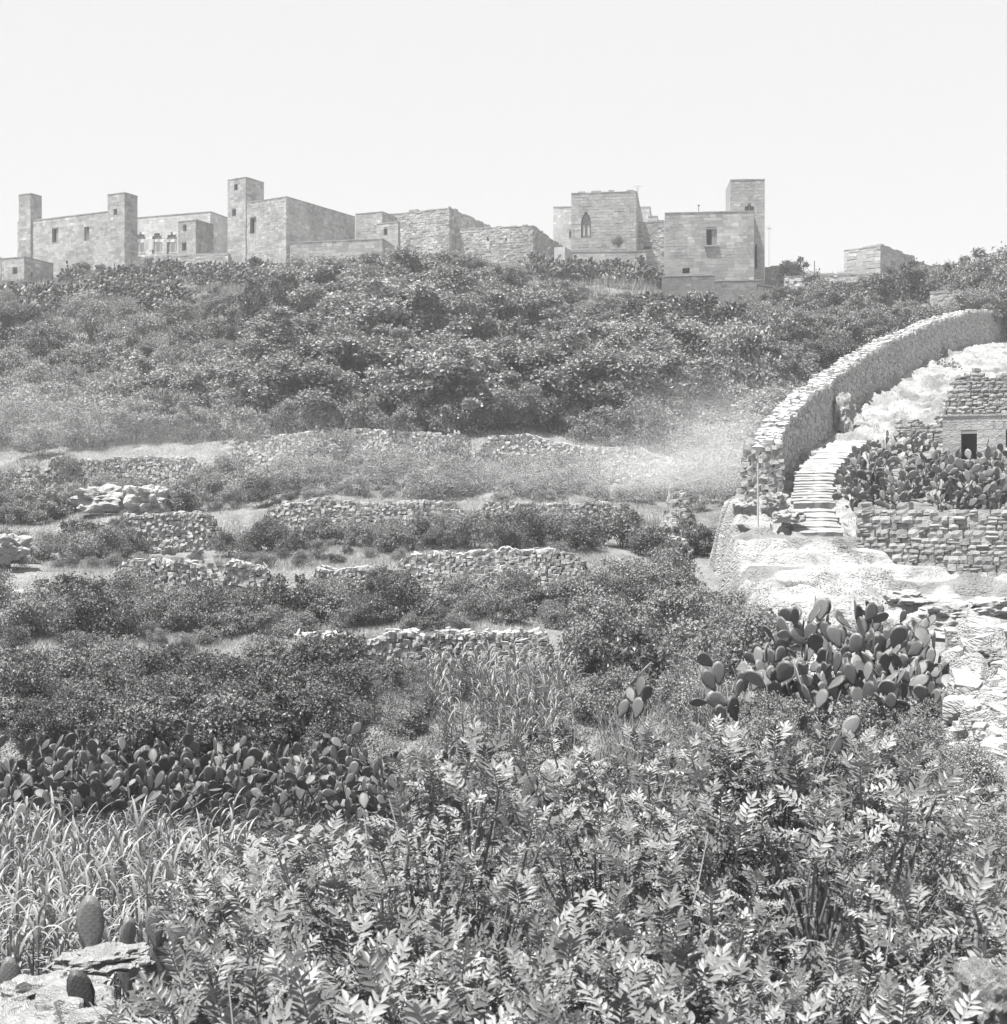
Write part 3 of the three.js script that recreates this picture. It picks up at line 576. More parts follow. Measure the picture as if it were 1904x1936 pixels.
building('small stone annexe with one dark window and a shaded side', [{ name: 'cell', xl: 712, xc: 753, xr: 778, yt: 420, yb: 470, d: 144, a: 25, tones: [0.95, 1.2], win: [{ at: [725.4, 432.3, 732.4, 444.6], kind: 'pane' }] }]);
building('low plain stone outbuilding half hidden by trees below the annexe', [{ name: 'cell', xl: 548, xc: 723, xr: 752, yt: 452, yb: 486, d: 133, a: 12, depth: 4 }], 'outbuilding', 'stone_outbuilding');
building('broad rubble-built stone house above the middle trees', [{ name: 'cell', xl: 757.4, xc: 850, xr: 925, yt: 394.3, yb: 494, d: 137, a: 24, ...rubbleStyle }]);
building('long ruined rubble wing with two tiny loopholes', [{ name: 'cell', xl: 850, xc: 1008, xr: 1080, yt: 427, yb: 494, d: 136, a: 16, ...rubbleStyle, gap: 0.02, win: [{ at: [920.8, 449.6, 924, 455.2], kind: 'hole' }, { at: [955.3, 449.6, 958.6, 455.4], kind: 'hole' }] }]);
building('little whitewashed store at the end of the loopholed wing', [{ name: 'cell', xl: 1048, xc: 1068, xr: 1082, yt: 466.4, yb: 490, d: 131, a: 18, depth: 2.5, mat: M.white, th: 0.3 }], 'hut', 'stone_hut', null);
building('tall stone house with one pointed arch window', [{ name: 'cell', xl: 1080, xc: 1203.4, xr: 1221, yt: 362.2, yb: 486, d: 139, a: 8, ragged: true, tones: [0.8, 1.1], win: [{ at: [1098.7, 400.4, 1117.5, 449], kind: 'gothic' }] }]);
building('pale distant house showing left of the pointed-window house', [{ name: 'cell', xl: 1046, xc: 1090, xr: 1096, yt: 391, yb: 470, d: 162, a: 6, depth: 7, tones: [1.25, 1.45], win: [{ at: [1076, 437, 1080, 449], kind: 'pane' }] }]);
building('pale sloping gable behind the pointed-window house', [{ name: 'cell', xl: 1195, xc: 1229, xr: 1240, yt: 392, yb: 440, d: 158, a: 8, depth: 5, tones: [1.2, 1.4], ragged: true }, { name: 'lean_to', xl: 1225, xc: 1243, xr: 1250, yt: 409, yb: 440, d: 157, a: 8, depth: 5, tones: [1.2, 1.4] }]);
building('low rubble yard wall between the pointed-window house and the arched tower house', [{ name: 'wall_run', xl: 1196, xc: 1262, xr: 1268, yt: 420.4, yb: 480, d: 141, a: 2, depth: 1.2, ...rubbleStyle, extra: 5, tones: [0.85, 1.35], win: [{ at: [1217, 466, 1230, 471.5], kind: 'hole' }] }], 'wall', 'garden_wall', 'garden walls on the ridge');
building('pale low retaining wall under the pointed-window house', [{ name: 'wall_run', xl: 1066, xc: 1222, xr: 1230, yt: 475, yb: 492, d: 135.5, a: 4, depth: 1, tones: [1.05, 1.3], extra: 3 }], 'wall', 'garden_wall', 'garden walls on the ridge');
building('square block-built house with a tall arched stair tower', [
  { name: 'main_wing', xl: 1257, xc: 1426, xr: 1430, yt: 399.5, yb: 528, d: 129, a: 6, depth: 5, tones: [0.74, 1.12], bw: 0.7, win: [{ at: [1335.2, 433, 1355.3, 463.6], kind: 'half', sill: true }, { at: [1290.5, 507, 1304.2, 516.5], kind: 'hole' }] },
  { name: 'tower', xl: 1380.6, xc: 1445.4, xr: 1449, yt: 339.7, yb: 520, d: 130.2, a: 3, depth: 4, tones: [0.85, 1.1], win: [{ at: [1407.5, 386.5, 1426.5, 409], kind: 'arch' }, { at: [1427.5, 464, 1431.5, 507], kind: 'hole' }] },
]).children.forEach(() => {});
building('dark sloping retaining wall below the arched tower house', [{ name: 'wall_run', xl: 1252, xc: 1352, xr: 1354, yt: 521, yb: 548, d: 126, a: 6, depth: 1.2, tones: [0.42, 0.62], extra: 2.5 }, { name: 'wall_run', xl: 1351, xc: 1440, xr: 1443, yt: 530, yb: 552, d: 125.6, a: 6, depth: 1.2, tones: [0.42, 0.62], extra: 2.5 }], 'wall', 'garden_wall', 'garden walls on the ridge');
building('low dark wall just right of the arched tower', [{ name: 'wall_run', xl: 1446, xc: 1483, xr: 1487, yt: 505, yb: 522, d: 132, a: 12, depth: 1, ...rubbleStyle, tones: [0.6, 0.9], extra: 2 }], 'wall', 'garden_wall', 'garden walls on the ridge');
building('roofless block-built ruin standing alone on the right of the ridge', [{ name: 'cell', xl: 1596, xc: 1665, xr: 1729, yt: 465.5, yb: 530, d: 118, a: 38, bh: 0.3, bw: 0.75, ragged: true, tones: [0.85, 1.25], jit: 0.02, extra: 2.5 }, { name: 'low_wall', xl: 1700, xc: 1712, xr: 1745, yt: 488, yb: 530, d: 122, a: 38, bh: 0.3, bw: 0.75, ragged: true, depth: 9, tones: [0.85, 1.25], extra: 3 }], 'ruin', 'stone_ruin', null);
building('broken white rubble wall running up to the roofless ruin', [{ name: 'wall_run', xl: 1484, xc: 1655, xr: 1660, yt: 519, yb: 532, d: 117, a: 8, depth: 1.2, ...rubbleStyle, tones: [1.2, 1.8], gap: 0.05, extra: 2 }], 'wall', 'garden_wall', 'garden walls on the ridge');
for (const [x0, x1, y, yb, d, l] of [[1752, 1830, 531, 552, 112, 'upper pale terrace wall behind the long footpath wall'], [1758, 1860, 551, 575, 108, 'lower pale terrace wall behind the long footpath wall']])
  building(l, [{ name: 'wall_run', xl: x0, xc: x1, xr: x1 + 4, yt: y, yb, d, a: 18, depth: 1.4, ...rubbleStyle, tones: [1, 1.4], extra: 2 }], 'wall', 'garden_wall', 'garden walls on the ridge');
// hut behind the prickly pears
building('concrete-block hut with an open dark doorway behind the prickly pears', [{ name: 'cell', xl: 1782, xc: 1985, xr: 1990, yt: 783, yb: 868, d: 54, a: 20, depth: 3.5, bh: 0.3, bw: 0.8, tones: [0.95, 1.08], jit: 0.003, th: 0.2, extra: 0.9, win: [{ at: [1817.5, 820, 1847, 870], kind: 'hole' }, { at: [1902, 812, 1935, 850], kind: 'hole' }, { at: [1877.5, 797.5, 1882.5, 802.5], kind: 'hole' }, { at: [1896.5, 797.5, 1901.5, 802.5], kind: 'hole' }] }], 'hut', 'stone_hut', null);
// things on the houses
{
  const pole = (name, label, cat, x, y0, y1, d, r, head) => { const t = thing(name, label, cat), b = at(x, y0, d), top = at(x, y1, d); t.position.copy(b); const m = part('pole', new THREE.CylinderGeometry(r * 0.8, r, top.y - b.y, 7), M.iron, t); m.position.y = (top.y - b.y) / 2; head?.(t, top.y - b.y); return t; };
  pole('roof_aerial', 'thin aerial pole with crossbar on the pointed-window house', 'aerial', 1206, 470, 351, 138.6, 0.03, (t, h) => { for (const [k, w] of [[0.05, 0.9], [0.3, 0.5]]) { const c = part('crossbar', new THREE.CylinderGeometry(0.02, 0.02, w, 6), M.iron, t); c.rotation.z = Math.PI / 2; c.position.y = h - k; } });
  pole('roof_aerial', 'short aerial with a round tip on the arched tower house', 'aerial', 1321, 400, 388, 130, 0.04, (t, h) => { const c = part('tip', new THREE.SphereGeometry(0.12, 8, 6), M.iron, t); c.position.y = h; });
  pole('utility_pole', 'thin distant pole with ornamental tip right of the arched tower', 'pole', 1454, 512, 425, 150, 0.022, (t, h) => { for (const s of [-1, 1]) { const c = part('crossbar', new THREE.CylinderGeometry(0.025, 0.025, 0.6, 6), M.iron, t); c.rotation.z = Math.PI / 2 + s * 0.5; c.position.y = h - 0.4; } });
  pole('fence_post', 'thin stake standing on the white rubble wall', 'post', 1540, 530, 493, 116, 0.05);
  // wooden beam jutting from the retaining wall
  const bm = thing('wooden_beam', 'dark beam jutting out of the retaining wall', 'beam'); bm.position.copy(at(1446, 540, 124.6)); const q = part('plank', new THREE.BoxGeometry(1.5, 0.2, 0.5), M.wood, bm); q.rotation.z = -0.12; const e = part('end', new THREE.BoxGeometry(0.14, 0.34, 0.42), M.wood, bm); e.position.set(-0.7, -0.2, 0);
  // washing line in front of the villa
  const wl = thing('washing_line', 'white washing hung on a line before the arched doors', 'washing line'); wl.position.copy(at(292, 481, 145));
  const h = wy(452, 145) - wy(481, 145);
  for (const s of [-2.2, 2.6]) { const p = part('post', new THREE.CylinderGeometry(0.04, 0.05, h + 0.8, 6), M.iron, wl); p.position.set(s, h / 2 - 0.3, 0); }
  const ln = part('line', new THREE.TubeGeometry(new THREE.CatmullRomCurve3([V3(-2.2, h, 0), V3(0, h - 0.06, 0), V3(2.6, h + 0.1, 0)]), 10, 0.015, 5), M.iron, wl); void ln;
  for (const [x, w, hh] of [[-1.55, 1.0, 0.35], [-0.55, 0.95, 1.1], [0.75, 1.4, 0.3], [1.95, 1.0, 0.3]]) { const g = new THREE.PlaneGeometry(w, hh, 8, 6), p = g.attributes.position; for (let i = 0; i < p.count; i++) p.setZ(i, Math.sin(p.getX(i) * 9 + x) * 0.04 * (0.5 - p.getY(i) / hh) + 0.02); g.computeVertexNormals(); const s = part('sheet', g, M.cloth, wl); s.position.set(x, h - hh / 2 - 0.02, 0.01); }
}
// ---------- lamp post at the foot of the steps ----------
{
  const t = thing('lamp_post', 'thin lamp post with a flared shade at the foot of the stairs', 'lamp post'); t.position.copy(at(1433, 985, 46.3)); t.position.y = rockH(t.position.x, 46.3) - 0.1;
  const h = wy(858, 46.3) - t.position.y;
  const p = part('pole', new THREE.CylinderGeometry(0.022, 0.035, h, 8), M.lampIron, t); p.position.y = h / 2;
  const b = part('base', new THREE.CylinderGeometry(0.05, 0.08, 0.25, 8), M.lampIron, t); b.position.y = 0.12;
  const s = part('lamp_shade', new THREE.LatheGeometry([[0.03, 0.0], [0.05, 0.02], [0.085, 0.2], [0.2, 0.24], [0.2, 0.26], [0.1, 0.3], [0.02, 0.36], [0, 0.37]].map((q) => new THREE.Vector2(...q)), 14), M.lampIron, t); s.position.y = h - 0.02;
}
// ---------- plants ----------
function leafQuad(g, o, dir, nrm, len, wid, c, fold = 0.25) {
  const s = dir.clone().cross(nrm).normalize(), n = s.clone().cross(dir).normalize();
  const A = o, B = o.clone().addScaledVector(dir, len * 0.45).addScaledVector(s, wid / 2).addScaledVector(n, wid * fold), C = o.clone().addScaledVector(dir, len), D = o.clone().addScaledVector(dir, len * 0.45).addScaledVector(s, -wid / 2).addScaledVector(n, wid * fold);
  const a = g.vert(A.x, A.y, A.z, c, 0.5, 0), b = g.vert(B.x, B.y, B.z, c, 1, 0.5), e = g.vert(C.x, C.y, C.z, c, 0.5, 1), f = g.vert(D.x, D.y, D.z, c, 0, 0.5);
  g.tri(a, b, e); g.tri(a, e, f);
}
const rdir = () => { const z = rr(-1, 1), a = rr(0, 6.2832), r = Math.sqrt(1 - z * z); return V3(r * Math.cos(a), z, r * Math.sin(a)); };
// crown made of leafy clumps; base of the plant at the origin
function crownGeo(seed, { R, h, y0, clumps, n, leaf, cr = [0.22, 0.36], up = 0.08, tones = [0.7, 1.25] }) {
  rnd = RNG(seed); const g = new GB(), cs = [];
  const lop = [rr(0, 6), rr(0.1, 0.3)];
  for (let i = 0; i < clumps; i++) { const d = rdir(), k = Math.pow(rnd(), 0.4) * (rnd() < 0.22 ? 1.12 : 0.8); if (d.y < -0.5) d.y *= -1; const w = 1 + lop[1] * Math.sin(Math.atan2(d.z, d.x) * 2 + lop[0]); cs.push([V3(d.x * R * k * w, y0 + h * 0.44 + d.y * h * 0.52 * k, d.z * R * k * w), rr(...cr) * R * (k > 0.85 ? 0.6 : 1), rr(0.85, 1.15)]); }
  const cen = V3(0, y0 + h * 0.35, 0);
  for (let i = 0; i < n; i++) {
    const [c, r, t] = cs[Math.floor(rnd() * clumps)], d = rdir(); if (d.y < -0.3 && rnd() < 0.7) d.y *= -1;
    const o = c.clone().addScaledVector(V3(d.x, d.y * 0.8, d.z), r * Math.pow(rnd(), 0.35) * (rnd() < 0.08 ? 1.5 : 1)); if (o.y < 0.05) o.y = rr(0.05, 0.3);
    const out = o.clone().sub(cen).normalize(), nrm = rdir().multiplyScalar(0.75).add(out.multiplyScalar(0.5)).add(V3(0, up, 0)).normalize(), dir = rdir().cross(nrm).normalize(); dir.y -= 0.2; dir.normalize();
    const L = leaf * rr(0.7, 1.35); leafQuad(g, o, dir, nrm, L, L * rr(0.55, 0.8), lerp(tones[0], tones[1], rnd()) * t);
  }
  return { geo: g.build(), cs };
}
function limbGeo(cs, y0, R, k, rad) {
  const geos = [], hub = V3(rr(-0.1, 0.1) * R, y0 * 0.9, rr(-0.1, 0.1) * R);
  const tube = (a, b, r0) => { const m = a.clone().lerp(b, 0.5).add(V3(rr(-0.1, 0.1) * R, rr(0, 0.1) * R, rr(-0.1, 0.1) * R)), g = new THREE.TubeGeometry(new THREE.CatmullRomCurve3([a, m, b]), 5, r0, 5), p = g.attributes.position; for (let i = 0; i < p.count; i++) { const ring = Math.floor(i / 6), f = 1 - 0.6 * ring / 5, c = new THREE.CatmullRomCurve3([a, m, b]).getPointAt(ring / 5); p.setXYZ(i, c.x + (p.getX(i) - c.x) * f, c.y + (p.getY(i) - c.y) * f, c.z + (p.getZ(i) - c.z) * f); } return g; };
  geos.push(tube(V3(0, -0.3, 0), hub, rad)); for (let i = 0; i < k; i++) geos.push(tube(hub, cs[i % cs.length][0], rad * 0.55));
  return mergeGeometries(geos);
}
function plantKind(seeds, o, limbs, rad) { return seeds.map((s) => { const c = crownGeo(s, o); rnd = RNG(s + 5); return { crown: c.geo, limbs: limbGeo(c.cs, Math.max(0.15, o.y0), o.R, limbs, rad) }; }); }
const K = {
  tree: plantKind([201, 202, 203, 204, 205, 206], { R: 2.8, h: 5.2, y0: 0.1, clumps: 60, n: 23000, leaf: 0.16, cr: [0.12, 0.32] }, 9, 0.18),
  dark: plantKind([211, 212], { R: 2.2, h: 3.4, y0: 0.3, clumps: 44, n: 7500, leaf: 0.19 }, 7, 0.14),
  shrub: plantKind([221, 222, 223, 224, 225, 226], { R: 1.05, h: 1.55, y0: 0.05, clumps: 34, n: 4200, leaf: 0.085, cr: [0.18, 0.34] }, 7, 0.035),
  fine: plantKind([231, 232, 233, 234], { R: 1.0, h: 1.7, y0: 0.1, clumps: 30, n: 5200, leaf: 0.065, cr: [0.22, 0.42], up: 0.15 }, 9, 0.025),
  wisp: plantKind([241, 242, 243], { R: 1.0, h: 2.6, y0: 0.15, clumps: 36, n: 4200, leaf: 0.11, cr: [0.2, 0.34], up: 0 }, 10, 0.05),
};
function plant(kind, name, label, cat, group, m, x, d, s, sy = 1, sink = 0.1, y) {
  const k = K[kind][Math.floor(rnd() * K[kind].length)], t = thing(name, label, cat, group);
  part('trunk', k.limbs, M.bark, t); part('crown', k.crown, m, t);
  const X = wx(x, d); t.position.set(X, (y ?? Hx(x, d)) - sink - { tree: 0.7, dark: 0.4, shrub: 0.26, fine: 0.22, wisp: 0.2 }[kind] * s * sy, -d); t.rotation.y = rr(0, 6.28); t.scale.set(s, s * sy, s); return t;
}
rnd = RNG(66);
const ORD = ['first', 'second', 'third', 'fourth', 'fifth', 'sixth', 'seventh', 'eighth', 'ninth', 'tenth', 'eleventh', 'twelfth', 'thirteenth', 'fourteenth', 'fifteenth', 'sixteenth'];
{
  const [l0, g] = ['leafy grey-green tree in the large grove below the middle houses', 'trees of the large grove'];
  const row = (list, d, dj, r, where) => list.forEach(([x, y], i) => { const k = rr(-dj, dj); tree(x + rr(-12, 12), y - k * 5 + (d > 115 ? rr(-5, 8) + (x > 990 ? 14 : 0) : rr(-24, 10)), d + k, r * rr(0.9, 1.12), `${ORD[i]} leafy tree from the left in the grove's ${where} row`); });
  const tree = (x, top, d, r = 1, l = l0) => { const y = Hx(x, d), h = (wy(top, d) - y), s = clamp(h / 4.4, 0.28, 1.8); plant('tree', 'fruit_tree', l, 'tree', g, rnd() < 0.22 ? M.leafPale : M.leafTree, x, d, s * r, 1 / r, 0.2); };
  row([[548, 502], [592, 486], [640, 474], [690, 470], [740, 465], [790, 460], [840, 465], [885, 476], [930, 486], [972, 500], [1015, 520], [1060, 536], [1105, 546], [1150, 552], [1195, 562]], 119, 2, 1.35, 'topmost');
  row([[500, 552], [560, 520], [625, 507], [695, 504], [765, 502], [835, 506], [905, 516], [975, 537], [1045, 557], [1115, 567], [1180, 572]], 104, 5, 1.35, 'upper middle');
  row([[545, 584], [630, 562], [720, 557], [815, 557], [905, 562], [1000, 577], [1090, 590], [1175, 597], [1245, 617]], 90, 5.5, 1.4, 'lower middle');
  row([[540, 650], [615, 632], [725, 624], [835, 628], [945, 632], [1055, 640], [1160, 650], [1240, 665]], 78, 3.5, 1.4, 'lowest');
  const [l2, g2] = ['pale dusty tree on the slope under the left-hand houses', 'dusty trees on the left slope'];
  const tl = (x, top, d, r, m) => { const y = Hx(x, d), h = wy(top, d) - y; plant('tree', 'dusty_tree', l2, 'tree', g2, m, x, d, clamp(h / 4, 0.3, 1.3) * r, 1 / r, 0.2); };
  for (const [x, y, d] of [[20, 720, 80], [100, 730, 78], [180, 700, 82], [260, 690, 82], [340, 695, 80], [420, 690, 80], [60, 790, 74], [160, 780, 74], [260, 760, 75], [350, 765, 75], [430, 770, 75], [-40, 760, 76]]) tl(x + rr(-10, 10), y + rr(-8, 8), d, 1.4, M.leafPale);
  for (const [x, y, d] of [[170, 655, 92], [280, 645, 94], [350, 655, 92], [420, 640, 96], [110, 665, 90], [300, 575, 112], [400, 545, 116], [445, 560, 108], [515, 560, 110]]) tl(x + rr(-8, 8), y + rr(-8, 8), d, 1.25, M.leafMid);
  for (const [x, y, d] of [[45, 582, 98], [75, 612, 95], [10, 600, 98]]) tl(x, y, d, 1.1, M.leafShrub);
  // single trees
  const one = (kind, name, label, m, x, top, d, r = 1) => { const y = Hx(x, d), h = wy(top, d) - y, H0 = { tree: 4.3, dark: 3, wisp: 2.5, shrub: 1.3, fine: 1.5 }[kind]; return plant(kind, name, label, 'tree', null, m, x, d, h / H0 * r, 1 / r, 0.15); };
  one('wisp', 'tamarisk_tree', 'narrow dark tamarisk rising beside the left prickly pears', M.leafShrub, 487, 520, 97, 0.5);
  one('wisp', 'tamarisk_tree', 'pale feathery tamarisk touching the narrow dark one', M.leafMid, 462, 540, 98, 0.5);
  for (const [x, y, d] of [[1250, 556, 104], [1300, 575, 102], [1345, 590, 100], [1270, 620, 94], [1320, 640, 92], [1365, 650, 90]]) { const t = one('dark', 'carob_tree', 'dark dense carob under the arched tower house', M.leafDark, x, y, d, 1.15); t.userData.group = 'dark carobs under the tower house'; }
  one('fine', 'broom_bush', 'pale rounded bush standing out against the dark carobs', M.leafPale, 1382, 602, 88, 0.75).userData.category = 'bush';
  for (const [x, y, d] of [[1420, 552, 112], [1480, 540, 112], [1540, 540, 111], [1600, 545, 110], [1655, 550, 108], [1710, 560, 106], [1755, 575, 104], [1430, 600, 100], [1500, 580, 101], [1570, 580, 101], [1640, 585, 100], [1690, 600, 99], [1410, 655, 90], [1475, 640, 91], [1540, 640, 92], [1590, 640, 92], [1390, 572, 109], [1450, 566, 107], [1520, 556, 107], [1620, 566, 106], [1680, 572, 104], [1400, 610, 97], [1460, 612, 97]]) { const t = one('tree', 'hillside_tree', 'bushy tree between the tower house and the long wall', rnd() < 0.35 ? M.leafShrub : M.leafTree, x + rr(-8, 8), y + rr(-6, 6), d, 1.15); t.userData.group = 'trees above the long wall'; }
  for (const [x, y, d] of [[1790, 492, 112], [1835, 500, 110], [1870, 478, 110], [1910, 470, 108], [1880, 520, 106], [1920, 530, 104], [1850, 545, 104]]) { const t = one('tree', 'ridge_tree', 'loose leafy tree on the skyline beyond the long wall', M.leafTree, x, y, d, 0.95); t.userData.group = 'trees on the skyline at the right'; }
  one('dark', 'ridge_bush', 'small lone dark bush on the skyline beside the tower house', M.leafDark, 1500, 491, 128, 0.8);
  { const t = one('shrub', 'wall_shrub', 'rounded shrub growing against the pointed-window house', M.leafTree, 1168, 440, 137.6, 1); t.scale.set(0.95, 1.0, 0.7); t.position.y = wy(472, 137.6); }
  for (const [x, y, d] of [[155, 485, 134], [190, 492, 133], [285, 482, 134], [240, 500, 132]]) { const t = one('wisp', 'feathery_tree', 'thin feathery sapling in front of the long towered house', M.leafMid, x, y, d, 1.2); t.userData.group = 'feathery saplings before the towered house'; }
  // hazy shrubs by the long wall
  for (const [x, y, d] of [[1290, 735, 76], [1340, 725, 77], [1390, 722, 77], [1440, 725, 76], [1490, 735, 74], [1300, 790, 72], [1360, 790, 70], [1410, 800, 68], [1440, 780, 70], [1350, 860, 65], [1400, 880, 62], [1290, 870, 66], [1240, 900, 64], [1200, 905, 63]]) { const t = one(rnd() < 0.5 ? 'fine' : 'tree', 'hazy_shrub', 'pale shrub in the smoke beside the long wall', M.leafPale, x + rr(-8, 8), y + rr(-8, 8), d, 1.3); t.userData.group = 'pale shrubs beside the long wall'; t.userData.category = 'shrub'; }
}
// shrubs on the terraces
{
  const band = (label, group, n, x0, x1, d0, d1, s0, s1, mats, kinds = ['shrub', 'fine'], name = 'terrace_shrub') => { for (let i = 0; i < n; i++) { const x = lerp(x0, x1, (i + rr(0.1, 0.9)) / n), d = rr(d0, d1); plant(kinds[Math.floor(rnd() * kinds.length)], name, label, 'shrub', group, mats[Math.floor(rnd() * mats.length)], x, d, rr(s0, s1), rr(0.85, 1.15)); } };
  const D = M.leafShrub, Md = M.leafMid, T = M.leafTree, Pl = M.leafPale;
  band('leafy shrub in the row above the grass strip, under the third wall', 'shrubs under the third terrace wall', 28, 425, 1140, 52, 56.5, 0.7, 1.05, [D, T, D, Md]);
  band('leafy shrub in the wide row under the second terrace wall', 'shrubs under the second terrace wall', 26, 190, 1150, 40.2, 43, 0.7, 1.05, [D, T, D, D]);
  band('low shrub in front of the second wall shrubs', 'shrubs lower on the second terrace', 12, 350, 1130, 39.4, 41, 0.5, 0.8, [T, D, Md]);
  band('dark-leaved shrub on the flat behind the prickly pear hedge', 'shrubs behind the prickly pear hedge', 22, -40, 650, 30, 36, 0.75, 1.1, [D, D, T]);
  band('small shrub at the foot of the lowest terrace wall', 'shrubs at the lowest wall', 7, 620, 1060, 34, 36.4, 0.3, 0.5, [D, T]);
  band('pale bush between the canes and the limestone cliff', 'bushes before the limestone cliff', 18, 1110, 1400, 33, 45, 0.9, 1.4, [T, Md, T, D], ['fine', 'fine', 'shrub']);
  band('low weedy bush around the prickly pear clump', 'weedy bushes by the prickly pear clump', 14, 1090, 1420, 25, 31, 0.5, 0.85, [Md, T, Pl], ['fine']);
  band('dry shrub on the bank near the left boulders', 'shrubs among the left boulders', 24, -30, 430, 60.8, 69, 0.8, 1.3, [Md, T, Pl], ['fine', 'shrub']);
  band('shrub at the left end of the grass strip', 'shrubs by the grass strip', 8, -20, 260, 50, 58, 0.7, 1.1, [Md, T, D]);
  band('dark shrub hugging the shadowed rubble wall', 'shrubs at the shadowed wall', 4, 130, 215, 57, 59, 0.9, 1.15, [D, D]);
  band('shrub on the left slope beside the big rounded boulder', 'shrubs beside the big rounded boulder', 12, -20, 240, 40, 46.5, 0.8, 1.2, [D, T, Md]);
  band('hazy bush between the upper and third terrace walls', 'bushes under the upper walls', 28, 430, 1130, 62, 69, 0.8, 1.4, [Md, T, Md, Pl], ['fine', 'shrub']);
  band('small dark bush against the cliff of the footpath', 'bushes at the cliff', 6, 1150, 1340, 47.5, 56, 0.9, 1.3, [D, T]);
  const sm = (label, x, d, s, sy, m, k = 'fine') => plant(k, 'terrace_bush', label, 'bush', null, m, x, d, s, sy);
  sm('tall hazy bush in front of the upper rubble wall', 615, 67, 1.9, 0.95, T, 'shrub'); sm('upright hazy bush beside the long bright wall', 850, 66.5, 1.8, 1.25, T, 'shrub'); sm('rounded dark bush above the middle shrubs', 500, 61.5, 1.0, 1, D);
  sm('rounded grey bush below the narrow dark tree', 415, 68.5, 1.4, 1, Md); sm('small bushy tree on a bare stem before the rounded boulder', 190, 40.5, 1.1, 1.2, D, 'shrub'); sm('round bush on the low pale wall', 130, 69.5, 0.9, 0.9, T);

  band('pale bush filling the left slope above the low pale wall', 'bushes of the left slope', 46, -40, 480, 71.5, 90, 1.3, 2.1, [Pl, Pl, Md], ['fine', 'shrub'], 'slope_bush');
  band('grey bush filling the left slope under the prickly pears', 'bushes high on the left slope', 34, -40, 500, 90, 108, 1.3, 2.1, [Md, Pl, T], ['fine', 'shrub'], 'slope_bush');
  band('bush at the foot of the large grove', 'bushes under the large grove', 26, 460, 1290, 71.8, 76, 1.2, 1.8, [T, Md, Md], ['fine', 'shrub']);
  band('bush between the trees of the large grove', 'bushes inside the large grove', 24, 480, 1290, 80, 112, 1.2, 1.8, [T, T, Md], ['shrub'], 'grove_bush');
  band('bush on the slope above the long wall', 'bushes above the long wall', 60, 1230, 1760, 84, 117, 1.6, 2.6, [T, D, Md], ['shrub'], 'slope_bush');
  band('pale bush clinging to the base of the limestone cliff', 'bushes at the base of the cliff', 14, 1330, 1470, 27, 39, 0.8, 1.3, [T, Md, Pl], ['fine']);
  band('grey bush right behind the dark prickly pear hedge', 'bushes right behind the hedge', 30, -40, 660, 27, 30.5, 0.6, 0.95, [D, T, D]);

  band('small weed bush on the grass strip below the third wall', 'weeds on the upper grass strip', 34, 100, 1140, 48.8, 53, 0.25, 0.6, [Md, T, D], ['fine', 'shrub'], 'strip_weed');
  band('small weed bush on the grass strip above the lowest wall', 'weeds on the lower grass strip', 26, 0, 1100, 38.4, 41.5, 0.25, 0.55, [Md, T, D], ['fine', 'shrub'], 'strip_weed');
  band('small weed bush on the bare strip under the upper walls', 'weeds under the upper walls', 30, -20, 1330, 61, 67, 0.35, 0.8, [Md, T, Pl], ['fine', 'shrub'], 'strip_weed');
  band('weed bush between the canes and the hedge shrubs', 'weeds by the far canes', 16, 640, 1100, 27.5, 34, 0.3, 0.6, [Md, T, D], ['fine', 'shrub'], 'strip_weed');
}
// ---------- prickly pears ----------
function padGeo(seg, seed, wd = 0.62) {
  const g = new GB(), out = []; rnd = RNG(seed);
  for (let i = 0; i < seg; i++) { const a = i / seg * 6.2832, s = Math.sin(a), c = Math.cos(a); out.push([c * wd / 2 * (1 - 0.22 * -s * (s < 0 ? 1.6 : 0.1)) * rr(0.96, 1.04), 0.5 - Math.cos(0) * -0.5 * s * rr(0.98, 1.03)]); }
  out.forEach((p) => { p[0] *= 0.66 + 0.34 * sstep(0, 0.7, p[1]); });
  const rim = out.map(([x, y]) => g.vert(x, y, 0, 1, x / wd + 0.5, y)), th = 0.028, warp = (x, y) => 0.1 * (x * x * 1.2 + (y - 0.5) * (y - 0.5));
  for (const k of [-1, 1]) {
    const inn = out.map(([x, y]) => g.vert(x * 0.72, 0.5 + (y - 0.5) * 0.72, k * th + warp(x * 0.7, y), 1, x * 0.72 / wd + 0.5, 0.5 + (y - 0.5) * 0.72)), c = g.vert(0, 0.5, k * th * 1.25, 1, 0.5, 0.5);
    for (let i = 0; i < seg; i++) { const j = (i + 1) % seg; if (k > 0) { g.quad(rim[i], rim[j], inn[j], inn[i]); g.tri(inn[i], inn[j], c); } else { g.quad(rim[j], rim[i], inn[i], inn[j]); g.tri(inn[j], inn[i], c); } }
  }
  return g.build(true);
}
const PADS = [padGeo(14, 1, 0.62), padGeo(14, 2, 0.7), padGeo(14, 3, 0.54)], PADLOW = padGeo(7, 4, 0.64);
